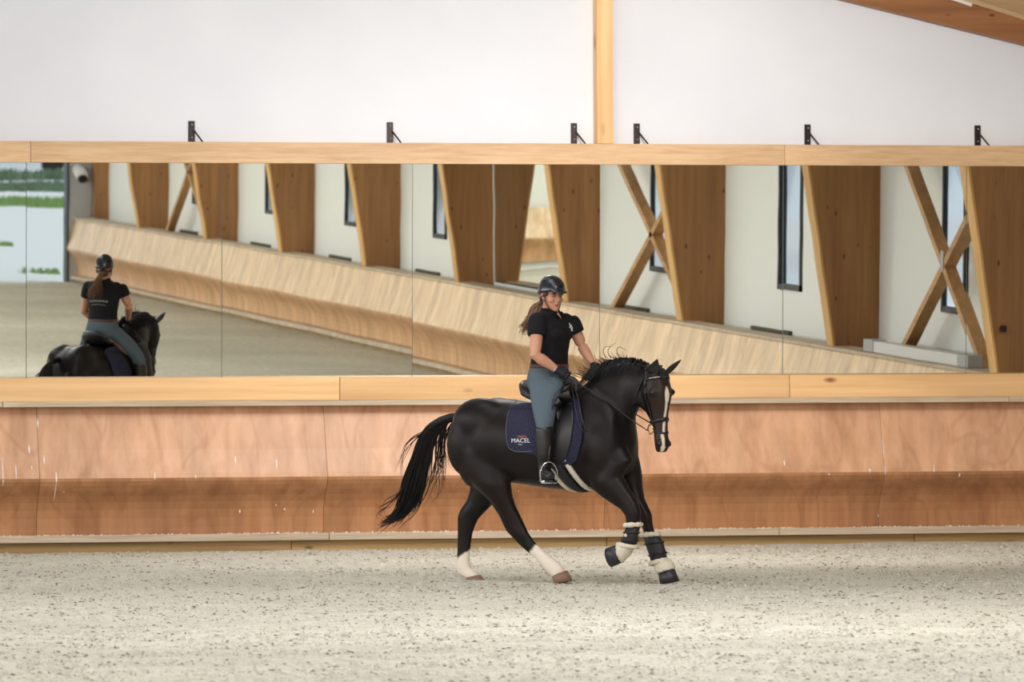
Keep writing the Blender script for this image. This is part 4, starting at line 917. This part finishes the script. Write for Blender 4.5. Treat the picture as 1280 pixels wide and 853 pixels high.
# riding boots
M['boot'] = mat('black_boot', .32, col=srgb(24,23,25))
for s, fd in ((-1, ft), (1, ftL)):
    bm = bmesh.new(); R_ = []
    for f, b, hw, Y in [((690.5,532),(671,533),.070,-.36),((691,536),(670.5,536),.078,-.37),((690.5,545),(670.5,546),.074,-.375),((690,558),(671,559),.068,-.38),((688.5,570),(672.5,571),.058,-.385),((687.5,580),(673.5,580),.050,-.37),((688,588),(673.5,589),.050,-.37),((688,594),(673.5,597),.046,-.37)]:
        a = P(f[0], f[1], Y); c = P(b[0], b[1], Y); R_.append((V((a.x, a.y*(-s), a.z)), V((c.x, c.y*(-s), c.z)), hw, LY))
    loft(bm, R_, n=22, ex=2.0)
    an = P(681, 588, -.385); an = V((an.x, an.y*(-s), an.z))
    limb(bm, [(an-fd*.04+V((0,0,-.025)),.042),(an+fd*.02+V((0,0,-.02)),.050),(an+fd*.08+V((0,0,-.035)),.046),(an+fd*.13+V((0,0,-.045)),.043),(an+fd*.17+V((0,0,-.05)),.030)], n=16)
    bo = link('riding_boot', fuse(bm, .008, 3, 'riding_boot'), M['boot'], rider, True)
    bm = bmesh.new(); loft(bm, [(an+fd*.20+V((0,0,z)), an-fd*.085+V((0,0,z)), .042, fd.cross(HZ)) for z in (-.095, -.078)], n=18); mobj('sole', bm, M['boot'], bo, True)
# gloves
for wr, ha, sd_ in ((wrR, haR, -1), (wrL, haL, 1)):
    bm = bmesh.new(); hand(bm, wr, ha, sd_, 1.12); d = (ha-wr).normalized(); limb(bm, [(wr-d*.012,.033),(wr+d*.02,.034)])
    g_ = link('glove', fuse(bm, .0045, 1, 'glove'), mat('navy_glove', .7, col=srgb(24,26,40)), rider, True)
bm = bmesh.new(); wb = wrR-(haR-wrR).normalized()*.02; d = (haR-wrR).normalized()
tube(bm, [wb+d.cross(HZ).normalized()*.034*math.cos(a)+d.cross(d.cross(HZ)).normalized()*.034*math.sin(a) for a in [2*PI*k/16 for k in range(17)]], .005, n=5); mobj('wristband', bm, M['bolt'], rider, True)
# helmet
def HF2(f, l, u): return HF(f, l, u+.019)
M['helm'] = mat('glossy_black_helmet', .22, col=srgb(30,32,40)); hel = None
bm = bmesh.new(); rings = []
for j in range(13):
    ph = PI/2*j/12; u_ = .005+.128*math.sin(ph); rr_ = math.cos(ph)**.8 if j < 12 else 0.02; ring = []
    for k in range(32):
        a = 2*PI*k/32; fx = math.cos(a); fy = math.sin(a); drop = (-.052*max(0, -fx)**1.2 - .012*abs(fy) + .024*max(0, fx)) * (1-math.sin(ph))**2
        ring.append(bm.verts.new(HF2(-.008+.126*fx*rr_, .100*fy*rr_, u_+drop)))
    rings.append(ring)
inner = []
for k in range(32):
    a = 2*PI*k/32; fx = math.cos(a); fy = math.sin(a); inner.append(bm.verts.new(HF2(-.008+.105*fx, .082*fy, .008-.050*max(0, -fx)**1.2-.012*abs(fy)+.024*max(0, fx))))
for a, b in zip(rings, rings[1:]):
    for k in range(32): bm.faces.new((a[k], a[(k+1)%32], b[(k+1)%32], b[k]))
for k in range(32): bm.faces.new((inner[k], inner[(k+1)%32], rings[0][(k+1)%32], rings[0][k]))
bm.faces.new(rings[-1]); hel = mobj('helmet', bm, M['helm'], rider, True)
bm = bmesh.new(); N_ = 14; up_, lo_ = [], []
for k in range(N_+1):
    a = math.radians(-62+124*k/N_); q = math.cos(a*1.35); i_ = (-.008+.118*math.cos(a), .094*math.sin(a)); o_ = (-.008+.118*math.cos(a)+.050*max(0, q)**.7, .094*math.sin(a)*1.02)
    up_.append((bm.verts.new(HF2(i_[0], i_[1], .036)), bm.verts.new(HF2(o_[0], o_[1], .020)))); lo_.append((bm.verts.new(HF2(i_[0], i_[1], .028)), bm.verts.new(HF2(o_[0], o_[1], .014))))
for k in range(N_):
    bm.faces.new((up_[k][0], up_[k][1], up_[k+1][1], up_[k+1][0])); bm.faces.new((lo_[k][0], lo_[k+1][0], lo_[k+1][1], lo_[k][1])); bm.faces.new((up_[k][1], lo_[k][1], lo_[k+1][1], up_[k+1][1]))
mobj('peak', bm, M['helm'], hel, True)
bm = bmesh.new(); tube(bm, [HF2(.117-.002*abs(k), .012*k, .062+.0*k) for k in (-1, 0, 1)], .006, n=6); mobj('vent', bm, M['eye'], hel)
bm = bmesh.new()
for s in (-1, 1): tube(bm, catmull([HF(.015, s*.082, .0), HF(.03, s*.072, -.06), HF(.055, s*.040, -.115), HF(.066, 0, -.128)], 12), .007, n=5, flat=.5)
for s in (-1, 1): tube(bm, [HF(-.06, s*.078, -.03), HF(-.005, s*.080, -.055), HF(.022, s*.078, -.045)], .006, n=5, flat=.5)
mobj('chin_strap', bm, M['strap'], hel)
# hair: low ponytail in loose waves down the back
M['hair'] = mat('brown_hair', .55, col=srgb(112,80,54)); M['hair2'] = mat('dark_hair', .5, col=srgb(66,46,36))
bm = bmesh.new(); ball(bm, HF(-.055, 0, -.06), .052, .062, .05); 
for s in (-1, 1): tube(bm, catmull([HF(.04, s*.072, .012), HF(.01, s*.079, -.005), HF(-.03, s*.075, -.03), HF(-.07, s*.045, -.06)], 10), .012, n=6)
mobj('hair_cap', bm, M['hair2'], rider, True)
root = HF(-.095, 0, -.065)
path = [root, root+RFV*-.055+V((0,0,-.035)), RP(-.165, .0, zv(398)), RP(-.20, .0, zv(408)), RP(-.185, .01, zv(418))]
hb = strands(150, path, .025, .075, .005, 21, .05, (.6, 1.0), nseg=12); mobj('ponytail', hb, M['hair'], rider)
hb = strands(50, path, .022, .06, .0055, 22, .02, (.5, .95), nseg=12); mobj('ponytail_underside', hb, M['hair2'], rider)
